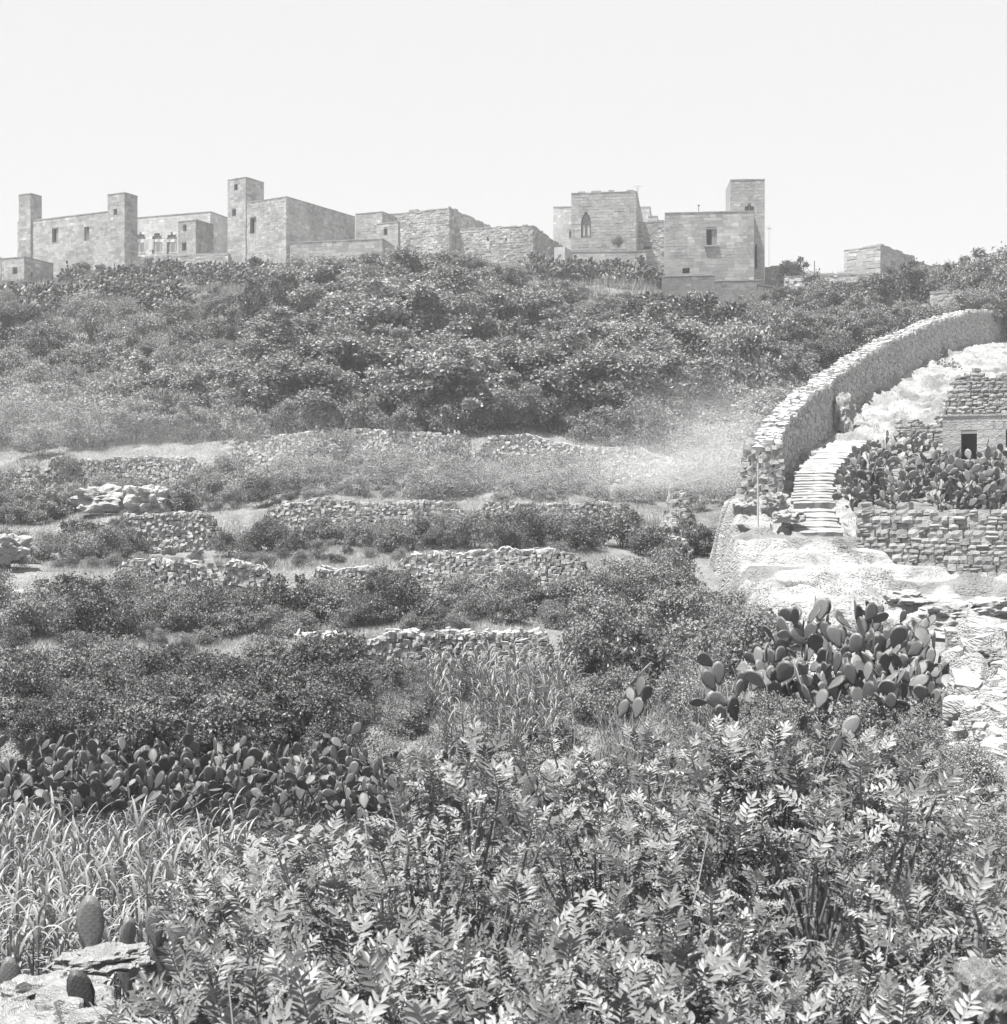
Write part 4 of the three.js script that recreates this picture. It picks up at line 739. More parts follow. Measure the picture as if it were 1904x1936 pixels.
function cactusPads(n0, levels, L, spread, most, kids = [1, 3]) {
  const list = []; let front = [];
  const put = (p, q, s) => { const m = new THREE.Matrix4().compose(p, q, V3(s, s, s)); list.push(m); return { p, q, s }; };
  for (let i = 0; i < n0; i++) front.push(put(V3(rr(-spread, spread), -0.06, rr(-spread, spread)), new THREE.Quaternion().setFromEuler(new THREE.Euler(rr(-0.35, 0.35), rr(0, 6.28), rr(-0.4, 0.4), 'YXZ')), L * rr(0.95, 1.25)));
  for (let l = 1; l < levels && list.length < most; l++) {
    const next = [];
    for (const f of front) {
      const n = Math.floor(rr(kids[0], kids[1] + 0.999)), off = rr(-0.3, 0.3);
      for (let k = 0; k < n && list.length < most; k++) {
        const a = n === 1 ? rr(-0.5, 0.5) : lerp(-0.95, 0.95, k / (n - 1)) + off;
        const tip = V3(Math.sin(a) * 0.3, 0.5 + Math.cos(a) * 0.45, 0).multiplyScalar(f.s).applyQuaternion(f.q).add(f.p);
        const q = f.q.clone().multiply(new THREE.Quaternion().setFromEuler(new THREE.Euler(rr(-0.45, 0.45), rr(-1.1, 1.1), -a * 0.75 + rr(-0.15, 0.15))));
        next.push(put(tip, q, L * rr(0.72, 1.12)));
      }
    }
    front = next;
  }
  return list;
}
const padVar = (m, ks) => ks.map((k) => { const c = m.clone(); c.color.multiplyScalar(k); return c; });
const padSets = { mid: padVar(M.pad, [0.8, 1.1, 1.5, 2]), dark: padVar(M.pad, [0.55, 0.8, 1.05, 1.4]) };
function cactus(label, group, x, d, o = {}) {
  const { n0 = 3, levels = 4, L = 0.34, spread = 0.35, most = 34, set = 'mid', y, s = 1, kids } = o;
  const t = thing('prickly_pear', label, 'cactus', group);
  t.position.set(wx(x, d), (y ?? Hx(x, d)) - 0.03, -d); t.scale.setScalar(s);
  for (const m of cactusPads(n0, levels, L, spread, most, kids)) { const p = part('pad', PADS[Math.floor(rnd() * 3)], padSets[set][Math.floor(rnd() * 4)], t); m.decompose(p.position, p.quaternion, p.scale); }
  return t;
}
rnd = RNG(77);
for (const [x, d, o] of [[1475, 20.5, { most: 22, levels: 3 }], [1520, 21.5, { levels: 3 }], [1560, 20, { levels: 3 }], [1590, 22.5, {}], [1625, 20.6, {}], [1655, 23.3, {}], [1665, 21, {}], [1700, 20, { levels: 3 }], [1720, 22.2, {}], [1745, 20.6, { levels: 3 }], [1640, 19, { levels: 2 }], [1440, 22.3, { levels: 3, most: 14 }], [1600, 24.5, { most: 24 }], [1415, 20.5, { levels: 2, most: 9, y: -3.3 }], [1780, 21, { levels: 3, most: 14 }], [1690, 24.5, { levels: 3 }], [1540, 24, { levels: 3 }]])
  cactus('grey prickly pear in the big clump beneath the limestone ledge', 'prickly pears of the clump beneath the ledge', x, d, { L: rr(0.3, 0.4), spread: 0.75, n0: 8, y: Math.max(Hx(x, d), -3.0 + (d - 20) * 0.14), most: 36, kids: [1, 2], levels: 4, ...o });
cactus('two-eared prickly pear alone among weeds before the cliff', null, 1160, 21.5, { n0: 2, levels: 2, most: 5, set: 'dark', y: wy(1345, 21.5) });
cactus('thin prickly pear stem poking up right of the two-eared one', null, 1213, 24, { n0: 1, levels: 3, most: 4, kids: [1, 1], y: wy(1330, 24) });
cactus('single dark prickly pear pad on the lowest wall', null, 1028, 33, { n0: 1, levels: 2, most: 2, kids: [1, 1], set: 'dark' });
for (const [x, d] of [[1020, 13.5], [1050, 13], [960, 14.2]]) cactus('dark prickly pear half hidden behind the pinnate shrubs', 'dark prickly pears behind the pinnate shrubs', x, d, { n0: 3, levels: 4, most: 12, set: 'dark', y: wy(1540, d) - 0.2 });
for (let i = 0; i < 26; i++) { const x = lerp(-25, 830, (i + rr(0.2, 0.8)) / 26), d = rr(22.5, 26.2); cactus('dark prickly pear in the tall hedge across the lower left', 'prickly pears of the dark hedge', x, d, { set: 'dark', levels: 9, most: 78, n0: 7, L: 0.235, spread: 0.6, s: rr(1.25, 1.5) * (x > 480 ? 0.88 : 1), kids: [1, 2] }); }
for (let i = 0; i < 36; i++) { const v = Math.pow(rnd(), 1.3), d = lerp(45.2, 54.2, v), x = rr(lerp(1628, 1640, v), 1930); if (d > 52 && x > 1800 && x < 1860) continue; cactus('prickly pear packed on the walled patch before the hut', 'prickly pears before the hut', x, d, { y: fieldY(d) - 0.05, levels: 5, n0: 5, most: 30, kids: [1, 2], L: 0.36, spread: 0.5, s: rr(1, 1.35) }); }
for (const [x, d] of [[1775, 52.6], [1800, 52.2], [1870, 52.4], [1895, 52], [1920, 52.5], [1835, 50.8]]) cactus('prickly pear packed on the walled patch before the hut', 'prickly pears before the hut', x, d, { y: fieldY(d) - 0.05, levels: 5, n0: 5, most: 28, kids: [1, 2], L: 0.36, s: d < 51 ? 1 : 1.15 });
for (const [x, d, L] of [[1650, 58, 0.4], [1690, 60, 0.4], [1735, 60, 0.4], [1670, 56, 0.4]]) cactus('prickly pear growing along the edge of the footpath', 'prickly pears on the footpath edge', x, d, { y: Math.max(fieldY(d), lrow(d)[2]) - 0.1, levels: 3, n0: 4, most: 22, L, spread: 0.5 });
// the few big pads in the lower left corner
function padPlant(label, base, list, set = 'mid') { const t = thing('prickly_pear', label, 'cactus', 'small prickly pears in the lower left corner'); t.position.copy(base); for (const [x, y, rz, ry, s, k] of list) { const p = part('pad', PADS[k], padSets[set][k % 3], t); p.position.set(x, y, 0); p.rotation.set(-0.1, ry, rz); p.scale.set(s * 0.8, s, s); } return t; }
padPlant('tall ribbed prickly pear pad rising beside the white slab', at(172, 1850, 8.8), [[0, -0.3, 0, 0.3, 0.44, 2], [0.01, 0.1, 0.08, 0.1, 0.42, 2]]);
padPlant('small narrow prickly pear pad behind the white slab', at(242, 1812, 9), [[0, -0.25, 0, 0.4, 0.3, 2], [0, 0.02, 0, 0.5, 0.24, 2]]);
padPlant('pair of upright prickly pear pads side by side among the canes', at(312, 1805, 8.6), [[-0.03, -0.3, 0, 0.1, 0.4, 0], [-0.05, 0.02, 0.1, 0.2, 0.28, 2], [0.05, 0.0, -0.12, -0.2, 0.28, 2]], 'mid');
padPlant('prickly pear pad at the photograph\'s left border', at(22, 1900, 7.6), [[0, -0.25, 0, 0.2, 0.3, 1], [0.0, 0.0, 0.1, 0.2, 0.26, 2], [-0.07, -0.02, 0.5, 0.4, 0.24, 0]]);
padPlant('dark leaning prickly pear pads in front of the cracked white stone', at(165, 1925, 6.6), [[0.06, -0.28, 0.1, 0.1, 0.3, 0], [0.02, -0.02, 0.35, 0.3, 0.26, 0]], 'dark');
// far prickly pears: pads too small to tell apart
const farCactus = [...Array(6).keys()].map((s) => {
  rnd = RNG(300 + s); const g = new GB(), P = PADLOW.attributes.position, I = PADLOW.index, v = new THREE.Vector3();
  for (const m of cactusPads(6, 6, 0.42, 0.7, 95)) { const b = g.p.length / 3, c = rr(0.6, 1.4) * (rnd() < 0.14 ? 3.6 : 1); for (let i = 0; i < P.count; i++) { v.fromBufferAttribute(P, i).applyMatrix4(m); g.vert(v.x, v.y, v.z, c); } for (let i = 0; i < I.count; i++) g.i.push(I.getX(i) + b); }
  return g.build(true);
});
rnd = RNG(88);
function farPlant(label, group, x, d, s) { const o = new THREE.Mesh(farCactus[Math.floor(rnd() * 6)], M.padFar); o.name = numbered('distant_prickly_pear'); o.castShadow = o.receiveShadow = true; scene.add(o); o.position.set(wx(x, d), Hx(x, d) - 0.1, -d); o.rotation.y = rr(0, 6.28); o.scale.setScalar(s); tag(o, label, 'cactus', group); }
for (let i = 0; i < 150; i++) { const v = rnd(), x = rr(0, 530), d = lerp(x < 150 ? 112 : 108, 136, v); if (x < 120 && d > 122) continue; if (x < 140 && d < 112) continue; if (x > 350 && d < 121) continue; farPlant('distant prickly pear on the slope under the left houses', 'prickly pears under the left houses', x, d, rr(0.85, 1.25)); }
for (let i = 0; i < 44; i++) { const x = rr(1000, 1250); farPlant('distant prickly pear below the pointed-window house', 'prickly pears under the pointed-window house', x, rr(127, 134.5), rr(0.95, 1.3)); }
for (let i = 0; i < 9; i++) farPlant('distant prickly pear beside the roofless ruin', 'prickly pears beside the ruin', rr(1690, 1780), rr(109, 113.5), rr(0.8, 1));
farPlant('lone prickly pear stalk at the corner of the roofless ruin', null, 1588, 117.5, 0.5);
// ---------- canes ----------
function bladeGeo(len, wid, droop, seed) {
  const g = new GB(), n = 7; rnd = RNG(seed); let p = V3(0, 0, 0), a = 0.35; const tw = rr(-0.5, 0.5); let prev = null;
  for (let i = 0; i <= n; i++) {
    const t = i / n, w = wid * (t < 0.25 ? 0.5 + 2 * t : Math.pow(1 - (t - 0.25) / 0.75, 0.7)) / 2, sx = Math.cos(tw * t), sy = Math.sin(tw * t), c = 0.85 + 0.3 * t;
    const l = g.vert(-w * sx, p.y - w * sy + w * 0.35, p.z, c, 0, t), m = g.vert(0, p.y, p.z, c * 1.05, 0.5, t), r = g.vert(w * sx, p.y + w * sy + w * 0.35, p.z, c, 1, t);
    if (prev) { g.quad(prev[0], prev[1], m, l); g.quad(prev[1], prev[2], r, m); } prev = [l, m, r];
    p = p.clone().add(V3(0, Math.cos(a), Math.sin(a)).multiplyScalar(len / n)); a += droop / n * (0.5 + t);
  }
  return g.build(true);
}
const BLADES = [bladeGeo(0.62, 0.05, 1.8, 1), bladeGeo(0.55, 0.046, 2.3, 2), bladeGeo(0.7, 0.056, 1.3, 3), bladeGeo(0.5, 0.046, 2.8, 4)];
const CANE = new THREE.CylinderGeometry(0.007, 0.012, 1, 6); CANE.translate(0, 0.5, 0); CANE.setAttribute('color', new THREE.Float32BufferAttribute(new Float32Array(CANE.attributes.position.count * 3).fill(0.8), 3));
const reedMats = [0.12, 0.17, 0.23].map((v) => { const m = M.reed.clone(); m.color = grey(v); return m; });
const caneProtos = [0, 1, 2, 3, 4, 5].map((s) => { // stems with their leaves as parts
  const g = new THREE.Group(); rnd = RNG(400 + s); const h = rr(0.8, 1.1), st = part('stem', CANE, reedMats[1], g); st.scale.set(0.8, h, 0.8);
  const n = 12; for (let i = 0; i < n; i++) { const b = part('leaf', BLADES[Math.floor(rnd() * 4)], reedMats[Math.floor(rnd() * 3)], g); b.position.y = h * lerp(0.22, 1, i / (n - 1)); b.rotation.y = (i % 2) * Math.PI + rr(-0.9, 0.9) + s; b.rotation.order = 'YXZ'; b.rotation.x = lerp(0.25, -0.2, i / n) + rr(-0.15, 0.15); b.scale.setScalar(rr(0.45, 0.7)); }
  return g;
});
const caneMerged = caneProtos.map((p) => { p.updateMatrixWorld(true); const gs = []; p.traverse((m) => { if (m.isMesh) { const g = m.geometry.clone(); for (const k of Object.keys(g.attributes)) if (!['position', 'normal', 'color', 'uv'].includes(k)) g.deleteAttribute(k); gs.push(g.applyMatrix4(m.matrixWorld)); } }); return mergeGeometries(gs); });
rnd = RNG(99);
for (let i = 0; i < 300; i++) {
  const v = rnd(), d = lerp(9.2, 18, v), x = rr(-25, lerp(360, 470, v)); if (x > 150 && d < 9.6) continue;
  const t = d < 12.5 ? caneProtos[i % 6].clone() : new THREE.Mesh(caneMerged[i % 6], reedMats[i % 3]); shadows(t); t.name = numbered('cane_plant'); scene.add(t); t.position.set(wx(x, d), Hx(x, d) - 0.05, -d); t.rotation.set(rr(-0.12, 0.12), rr(0, 6.28), rr(-0.12, 0.12)); t.scale.setScalar(rr(0.8, 1.12));
  tag(t, 'green cane with arching leaves in the dense patch at the lower left', 'cane', 'canes at the lower left');
}
for (let i = 0; i < 130; i++) {
  const x = rr(800, 1085), d = rr(26.8, 32.5), o = new THREE.Mesh(caneMerged[i % 6], M.reed); o.name = numbered('young_cane'); o.castShadow = o.receiveShadow = true; scene.add(o);
  o.position.set(wx(x, d), Hx(x, d) - 0.08, -d); o.rotation.set(rr(-0.15, 0.15), rr(0, 6.28), rr(-0.15, 0.15)); o.scale.setScalar(rr(0.9, 1.25)); tag(o, 'young cane with drooping leaves beyond the prickly pear hedge', 'cane', 'canes beyond the hedge');
}
// ---------- dry weeds ----------
const weedGeo = [0, 1, 2].map((s) => {
  rnd = RNG(500 + s); const gs = []; 
  for (let i = 0; i < 11; i++) { const a = rr(0, 6.28), l = rr(0.6, 1.25), e = V3(Math.cos(a) * rr(0.05, 0.4), l, Math.sin(a) * rr(0.05, 0.4)), m = e.clone().multiplyScalar(0.5).add(V3(rr(-0.08, 0.08), 0.05, rr(-0.08, 0.08))); const c = new THREE.CatmullRomCurve3([V3(0, -0.05, 0), m, e]); gs.push(new THREE.TubeGeometry(c, 5, 0.006, 4)); for (let k = 0; k < 3; k++) { const p = c.getPointAt(rr(0.4, 0.9)); gs.push(new THREE.TubeGeometry(new THREE.LineCurve3(p, p.clone().add(V3(rr(-0.2, 0.2), rr(0.1, 0.25), rr(-0.2, 0.2)))), 1, 0.004, 4)); } }
  return mergeGeometries(gs);
});
rnd = RNG(111);
for (let i = 0; i < 34; i++) { const x = rr(1130, 1420), d = rr(23, 31), o = new THREE.Mesh(weedGeo[i % 3], M.dryStem); o.name = numbered('dry_weed'); o.castShadow = o.receiveShadow = true; scene.add(o); o.position.set(wx(x, d), Hx(x, d), -d); o.rotation.y = rr(0, 6); o.scale.setScalar(rr(0.8, 1.6)); tag(o, 'dry branching weed stalks before the limestone cliff', 'weed', 'dry weeds before the cliff'); }
for (let i = 0; i < 14; i++) { const x = rr(1640, 1850), d = rr(9.5, 14), o = new THREE.Mesh(weedGeo[i % 3], M.dryStem); o.name = numbered('dry_weed'); o.castShadow = o.receiveShadow = true; scene.add(o); o.position.set(wx(x, d), Hx(x, d), -d); o.rotation.y = rr(0, 6); o.scale.setScalar(rr(0.3, 0.6)); tag(o, 'small dry weed on the stony ground at the right', 'weed', 'small weeds at the right'); }
// ---------- grass and ground cover ----------
{
  const blades = (n, h, spread, seed, w = 0.008) => { rnd = RNG(seed); const g = new GB(); for (let i = 0; i < n; i++) { const a = rr(0, 6.28), b = V3(rr(-spread, spread), -0.03, rr(-spread, spread)), e = b.clone().add(V3(Math.cos(a) * h * rr(0.05, 0.5), h * rr(0.6, 1.1), Math.sin(a) * h * rr(0.05, 0.5))), s = V3(-Math.sin(a), 0, Math.cos(a)).multiplyScalar(w), c = rr(0.75, 1.25); g.tri(g.vert(b.x - s.x, b.y, b.z - s.z, c), g.vert(b.x + s.x, b.y, b.z + s.z, c), g.vert(e.x, e.y, e.z, c)); } return g.build(); };
  const tuft = (n, h, spread, seed) => { rnd = RNG(seed); const g = new GB(); for (let i = 0; i < n; i++) { const o = V3(rr(-spread, spread), rr(0, h), rr(-spread, spread)), q = rdir().add(V3(0, 0.8, 0)).normalize(); leafQuad(g, o, rdir().cross(q).normalize(), q, rr(0.03, 0.06), rr(0.018, 0.035), rr(0.7, 1.3)); } return g.build(); };
  const scatter = (name, label, geo, m, n, regions, s0, s1, seed) => {
    rnd = RNG(seed); const im = new THREE.InstancedMesh(geo, m, n), o = new THREE.Object3D(), A = regions.map((r) => (r[1] - r[0]) * (r[3] - r[2]) * (r[4] ?? 1)), S = A.reduce((a, b) => a + b);
    for (let i = 0; i < n; i++) { let q = rnd() * S, k = 0; while (q > A[k]) q -= A[k++]; const r = regions[k], x = rr(r[0], r[1]), d = rr(r[2], r[3]); o.position.set(wx(x, d), (r[5] ? r[5](wx(x, d), d) : Hx(x, d)), -d); o.rotation.set(0, rr(0, 6.28), 0); o.scale.setScalar(rr(s0, s1) * (r[6] ?? 1)); o.updateMatrix(); im.setMatrixAt(i, o.matrix); im.setColorAt(i, grey(rr(0.75, 1.15))); }
    im.name = name; im.castShadow = im.receiveShadow = true; scene.add(im); tag(im, label, 'grass', null, 'stuff');
  };
  scatter('dry_grass', 'pale dry grass covering the terrace strips', blades(26, 0.17, 0.3, 601, 0.007), M.dry, 15000, [[90, 1140, 48.5, 55, 2.2], [60, 660, 38.4, 43, 2], [640, 1010, 38.3, 41.5, 1.5], [660, 850, 29, 36, 2], [560, 1160, 60.5, 64, 1.2], [-20, 480, 60.7, 69.5, 0.8], [0, 1400, 70.8, 76, 0.4], [1000, 1340, 60.5, 69, 0.8]], 0.6, 1.2, 602);
  scatter('hillside_grass', 'dry grass and low scrub between the hillside trees', blades(30, 0.6, 0.6, 611, 0.02), M.leafMid, 9000, [[-60, 1460, 76, 134, 1], [1400, 1960, 95, 134, 1]], 0.7, 1.5, 612);
  scatter('weedy_undergrowth', 'low weeds covering the valley floor between the plants', tuft(44, 0.26, 0.22, 621), M.leafShrub, 9000, [[-40, 1900, 7, 20, 1], [-40, 1500, 20, 37, 2.2], [1100, 1400, 37, 48, 2]], 0.6, 1.3, 622);
  scatter('ledge_weeds', 'sparse dry weeds on the limestone outcrop', tuft(16, 0.12, 0.16, 631), M.leafMid, 420, [[1400, 1700, 24, 40, 1, (X, d) => Math.max(rockH(X, d), Hw(X, -d))]], 0.6, 1.3, 632);
  // broad vine leaves in the bright patch behind the canes
  rnd = RNG(641); const g = new GB(); for (let i = 0; i < 7; i++) { const a = i / 7 * 6.28, n = V3(rr(-0.4, 0.4), 1, rr(-0.4, 0.4)).normalize(), o = V3(rr(-0.2, 0.2), rr(0.08, 0.4), rr(-0.2, 0.2)), ring = []; const c = g.vert(o.x, o.y - 0.01, o.z, 1), u = V3(1, 0, 0).cross(n).normalize(), w = u.clone().cross(n); for (let k = 0; k < 8; k++) { const q = k / 8 * 6.28 + a, r = 0.075 * (k % 2 ? 1 : 0.8), p = o.clone().addScaledVector(u, Math.cos(q) * r).addScaledVector(w, Math.sin(q) * r); ring.push(g.vert(p.x, p.y + rr(0, 0.015), p.z, rr(0.85, 1.1))); } for (let k = 0; k < 8; k++) g.tri(c, ring[k], ring[(k + 1) % 8]); }
  scatter('vine_leaves', 'bright broad vine leaves in front of the dark hedge', g.build(), M.leafVine, 900, [[330, 800, 14.5, 20.5]], 0.7, 1.4, 642);
}
// ---------- pinnate shrubs close to the camera ----------
function pinnateGeo(seed, len, pairs, lf, curve) {
  rnd = RNG(seed); const g = new GB(), P = (t) => V3(0, Math.sin(t * 1.2 * curve) * len * 0.28 - t * t * len * 0.22 * curve, t * len);
  let prev = null; for (let i = 0; i <= 5; i++) { const p = P(i / 5), w = 0.0022; const q = [g.vert(p.x - w, p.y, p.z, 0.8, 0.5, 0.5), g.vert(p.x + w, p.y, p.z, 0.8, 0.5, 0.5)]; if (prev) g.quad(prev[0], prev[1], q[1], q[0]); prev = q; }
  const leaflet = (o, dir, nrm, L, W) => {
    const s = dir.clone().cross(nrm).normalize(), n = s.clone().cross(dir).normalize(), c = rr(0.82, 1.18), bend = rr(-0.15, 0.3);
    const pt = (t, k) => { const w = W * Math.pow(Math.sin(Math.PI * Math.pow(t, 0.8)), 0.75) / 2; const q = o.clone().addScaledVector(dir, t * L).addScaledVector(n, -bend * t * t * L + Math.abs(k) * w * 0.35).addScaledVector(s, k * w); return g.vert(q.x, q.y, q.z, c, 0.5 + k / 2, t); };
    let a = [pt(0.001, -1), pt(0, 0), pt(0.001, 1)]; for (const t of [0.35, 0.72]) { const b = [pt(t, -1), pt(t, 0), pt(t, 1)]; g.quad(a[0], a[1], b[1], b[0]); g.quad(a[1], a[2], b[2], b[1]); a = b; } const e = pt(1, 0); g.tri(a[0], a[1], e); g.tri(a[1], a[2], e);
  };
  for (let i = 0; i < pairs; i++) { const t = lerp(0.2, 0.95, i / (pairs - 1)), o = P(t), L = lf * rr(0.85, 1.12) * (0.72 + 0.4 * Math.sin(t * 2.6)); for (const k of [-1, 1]) { const d = V3(k * rr(0.8, 1), rr(-0.05, 0.3), rr(0.35, 0.75)).normalize(); leaflet(o.clone().add(V3(0, 0, rr(-0.006, 0.006))), d, V3(-k * 0.35, 1, rr(-0.3, 0.1)).normalize(), L, L * rr(0.27, 0.34)); } }
  leaflet(P(1), V3(0, -0.1, 1), V3(0, 1, 0.1).normalize(), lf, lf * 0.4);
  return g.build(true);
}
const PIN = [pinnateGeo(1, 0.16, 7, 0.05, 1), pinnateGeo(2, 0.18, 8, 0.048, 0.7), pinnateGeo(3, 0.14, 6, 0.052, 1.2), pinnateGeo(4, 0.17, 8, 0.046, 0.4)];
const pinMats = [0.085, 0.13, 0.185, 0.25].map((v) => { const m = M.leafNear.clone(); m.color = grey(v); return m; });
function limb(a, b, r0, r1, sag) { const m = a.clone().lerp(b, 0.5).add(V3(rr(-sag, sag), rr(-sag, sag) * 0.5, rr(-sag, sag))), c = new THREE.CatmullRomCurve3([a, m, b]), g = new THREE.TubeGeometry(c, 7, r0, 6), p = g.attributes.position; for (let i = 0; i < p.count; i++) { const k = Math.floor(i / 7), f = lerp(1, r1 / r0, k / 7), q = c.getPointAt(k / 7); p.setXYZ(i, q.x + (p.getX(i) - q.x) * f, q.y + (p.getY(i) - q.y) * f, q.z + (p.getZ(i) - q.z) * f); } return g; }
function pinnateShrub(label, x, top, d, o = {}) {
  const { R = 0.6, ends = 16, per = 9, size = 1, bare = 0.45, lean = 0, group } = o;
  const t = thing('pinnate_shrub', label, 'shrub', group), base = at(x, 0, d); base.y = Hx(x, d); const h = wy(top, d) - base.y - 0.12; t.position.set(base.x, base.y, base.z);
  const cy = h * (1 - 0.55 * Math.min(1, R / h * 1.1)), tips = [], hub = V3(rr(-0.05, 0.05), h * bare * 0.5, rr(-0.05, 0.05));
  part('trunk', limb(V3(lean, -0.15, 0), hub, 0.028, 0.02, 0.05), M.stem, t);
  for (let i = 0; i < ends; i++) {
    const v = (i + 0.5) / ends, el = Math.asin(lerp(0.02, 0.99, 1 - v)), a = i * 2.4 + rr(-0.4, 0.4), e = V3(Math.cos(el) * Math.cos(a) * R * rr(0.7, 1.1), cy + Math.sin(el) * (h - cy) * rr(0.85, 1.03), Math.cos(el) * Math.sin(a) * R * rr(0.7, 1.1));
    part('branch', limb(hub, e, 0.014, 0.006, 0.07), M.stem, t); if (i % 5 === 2) { const z = e.clone().add(V3(rr(-0.2, 0.2), rr(0.05, 0.25), rr(-0.2, 0.2))); part('twig', limb(e.clone().lerp(hub, 0.3), z, 0.005, 0.002, 0.05), M.dryStem, t); } tips.push([e, e.clone().sub(hub).normalize()]);
  }
  for (const [e, ax] of tips) {
    const axis = ax.clone().add(V3(0, 0.55, 0)).normalize(), u = axis.clone().cross(V3(0.3, 0.1, 0.9)).normalize(), w = axis.clone().cross(u);
    for (let k = 0; k < per; k++) {
      const a = k * 2.4 + rr(-0.3, 0.3), lift = lerp(0.15, 1.15, k / per) + rr(-0.15, 0.15), dir = u.clone().multiplyScalar(Math.cos(a)).addScaledVector(w, Math.sin(a)).multiplyScalar(Math.cos(lift)).addScaledVector(axis, Math.sin(lift)).normalize();
      const side = dir.clone().cross(axis).normalize().negate(), up = dir.clone().cross(side).normalize();
      const m = part('leaf', PIN[Math.floor(rnd() * 4)], pinMats[Math.floor(rnd() * 4)], t); const B = new THREE.Matrix4().makeBasis(side, up.y < -0.2 ? up.negate() : up, dir); m.quaternion.setFromRotationMatrix(B); if (B.determinant() < 0) { B.makeBasis(side.negate(), up, dir); m.quaternion.setFromRotationMatrix(B); }
      m.position.copy(e).addScaledVector(ax, -0.13 * (1 - k / per)); m.scale.setScalar(rr(0.6, 1.15) * size);
    }
  }
  // shaded inner leaves
  const g = new GB(); for (let i = 0; i < 420; i++) { const q = rdir(), o2 = V3(q.x * R * 0.72, cy + Math.abs(q.y) * (h - cy) * 0.7 - rr(0, 0.5) * h * 0.4, q.z * R * 0.72); const n = rdir().add(V3(0, 0.6, 0)).normalize(); leafQuad(g, o2, rdir().cross(n).normalize(), n, rr(0.045, 0.06), rr(0.018, 0.026), rr(0.8, 1.2)); }
  part('inner_leaves', g.build(), pinMats[1], t, true);
  return t;
}
rnd = RNG(123);
const front = [
  [880, 1398, 7, {}, 'tall pinnate shrub on a slanting bare stem, its leaf tuft standing free'], [690, 1500, 6.7, {}], [455, 1562, 6.9, { R: 0.4 }], [1150, 1345, 8.6, { R: 0.75 }], [1285, 1352, 8.2, { R: 0.7 }], [1420, 1385, 7.7, {}], [1550, 1335, 8.2, { R: 0.75 }], [1655, 1425, 7.4, {}], [1310, 1480, 6.9, { R: 0.5 }], [1510, 1475, 6.9, { R: 0.5 }], [1180, 1480, 7.2, {}],
  [590, 1640, 6, { R: 0.5 }], [780, 1560, 6, {}], [930, 1660, 5.6, {}], [1120, 1690, 5.3, {}], [1290, 1650, 5.3, { R: 0.45 }], [1420, 1730, 5.2, {}], [1610, 1725, 5.2, {}], [1740, 1770, 4.9, { R: 0.5 }], [1880, 1610, 5.2, { R: 0.5 }],
  [330, 1815, 5.3, { R: 0.45 }], [480, 1720, 5.2, {}], [640, 1740, 4.8, {}], [800, 1760, 4.7, {}], [960, 1790, 4.6, {}], [1110, 1790, 4.5, {}], [1270, 1790, 4.5, {}], [1430, 1800, 4.5, {}], [1590, 1790, 4.5, {}], [1750, 1830, 4.4, {}], [1890, 1800, 4.5, {}],
  [420, 1880, 4.3, { R: 0.45 }], [600, 1870, 4.1, { R: 0.5 }], [790, 1880, 4, { R: 0.5 }], [980, 1885, 4, { R: 0.5 }], [1170, 1890, 4, { R: 0.5 }], [1360, 1890, 4, { R: 0.5 }], [1550, 1890, 4, { R: 0.5 }], [1720, 1900, 4, { R: 0.45 }]];
{
  front.forEach((f) => { f[3] = { size: rr(0.78, 1.12), ends: Math.round(rr(12, 16)), R: 0.6 * rr(0.65, 1), ...f[3] }; f[1] += rr(-25, 40); });
  const rows = [[], [], []]; front.forEach((f, i) => rows[i < 11 ? 0 : i < 20 ? 1 : 2].push(f));
  const where = ['rear row of the foreground thicket', 'middle row of the foreground thicket', 'strip along the bottom edge of the thicket'], groups = ['rear shrubs of the thicket', 'middle shrubs of the thicket', 'front shrubs of the thicket'];
  rows.forEach((r, k) => r.sort((a, b) => a[0] - b[0]).forEach(([x, y, d, o, l], i) => pinnateShrub(l ?? (k < 2 ? `pinnate-leaved shrub, ${ORD[i]} from the left in the ${where[k]}` : 'pinnate-leaved shrub in the strip along the bottom edge of the photograph'), x, y, d, { ...o, group: l ? undefined : groups[k] })));
}
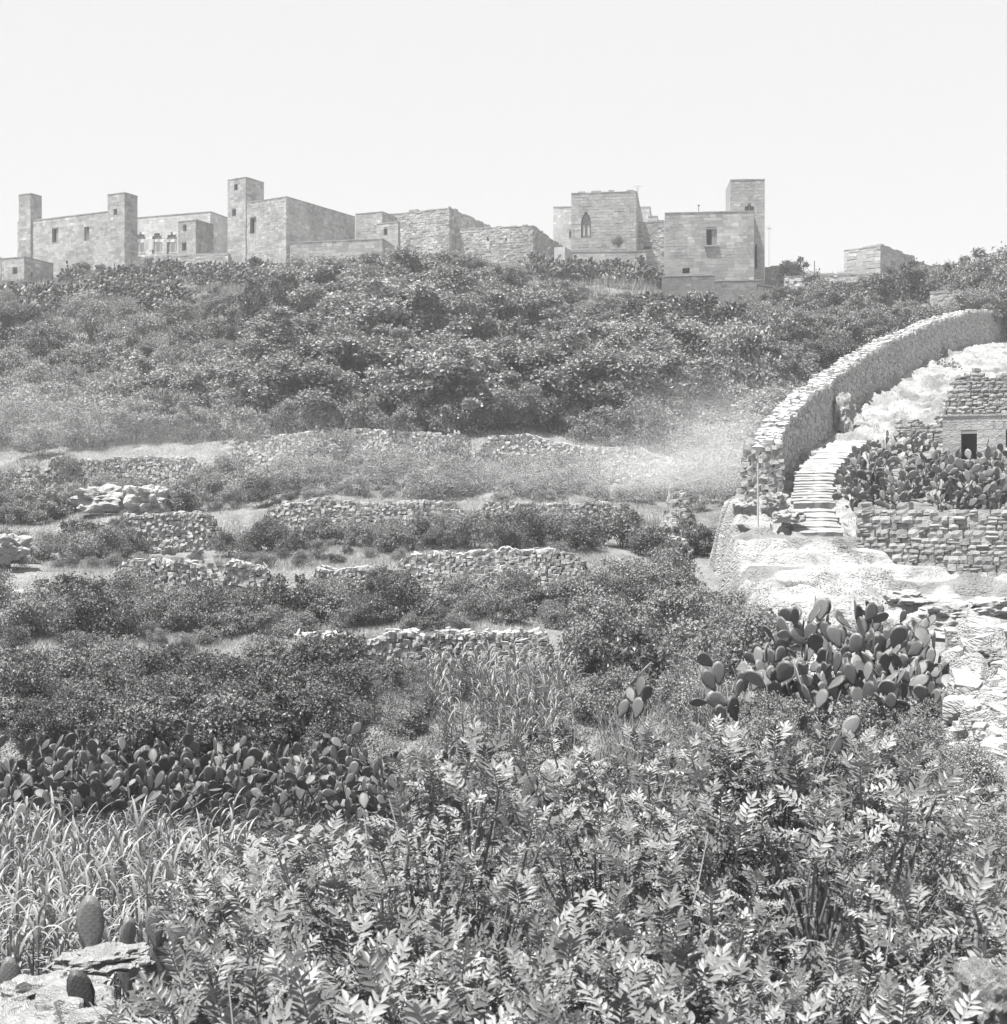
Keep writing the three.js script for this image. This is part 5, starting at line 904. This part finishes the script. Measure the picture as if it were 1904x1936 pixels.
// low weeds in the gaps of the thicket
rnd = RNG(131);
for (let i = 0; i < 40; i++) { const d = rr(8.5, 19), x = i % 3 ? rr(960, 1500) : rr(1650, 1860); plant('fine', 'low_weed', 'low small-leaved weed behind the foreground thicket', 'weed', 'small-leaved weeds behind the thicket', rnd() < 0.5 ? M.leafMid : M.leafPale, x, d, rr(0.25, 0.5), 1, 0.03); }
for (let i = 0; i < 22; i++) { const d = rr(17, 20.5), x = rr(1380, 1790); plant('fine', 'low_weed', 'leafy weed in front of the big prickly pear clump', 'weed', 'weeds before the prickly pear clump', M.leafMid, x, d, rr(0.35, 0.6), 1, 0.03, Math.max(Hx(x, d), -3.4)); }
// ---------- smoke drifting over the upper terraces: fine flecks of ash and vapour ----------
{
  rnd = RNG(707);
  const puffs = [ // x, y, distance, half sizes in metres, share
    [1330, 885, 60, 3.2, 1.2, 4, 30], [1250, 895, 61, 3.4, 1, 4, 16], [1385, 850, 63, 1.9, 1.8, 4, 22], [1340, 790, 66, 3.4, 1.8, 4, 20], [1180, 860, 66, 3.2, 1, 3, 10], [1060, 890, 60, 4.5, 1.2, 3, 15], [800, 890, 60, 5.5, 1.3, 3, 17], [560, 850, 62, 5, 1.5, 4, 15], [330, 830, 66, 4.5, 1.7, 4, 13], [120, 800, 70, 5, 1.9, 5, 22], [30, 790, 70, 4, 1.8, 5, 14]];
  const S = puffs.reduce((a, p) => a + p[6], 0), N = 900000, g = new THREE.BufferGeometry(); g.setAttribute('position', new THREE.Float32BufferAttribute([-0.015, -0.01, 0, 0.015, -0.01, 0, 0, 0.018, 0], 3));
  const im = new THREE.InstancedMesh(g, mat(0.7), N), o = new THREE.Object3D(), ga = () => (rnd() + rnd() + rnd() - 1.5) * 1.15;
  for (let i = 0; i < N; i++) { let q = rnd() * S, k = 0; while (q > puffs[k][6]) q -= puffs[k++][6]; const p = puffs[k], c = at(p[0], p[1], p[2]); o.position.set(c.x + ga() * p[3], c.y + ga() * p[4], c.z + ga() * p[5]); o.rotation.set(rr(0, 6), rr(0, 6), rr(0, 6)); o.scale.setScalar(rr(0.32, 0.6)); o.updateMatrix(); im.setMatrixAt(i, o.matrix); }
  im.name = 'smoke'; im.castShadow = im.receiveShadow = true; scene.add(im); tag(im, 'thin white smoke drifting across the upper terraces', 'smoke', null, 'stuff');
}
renderer.render(scene, camera);
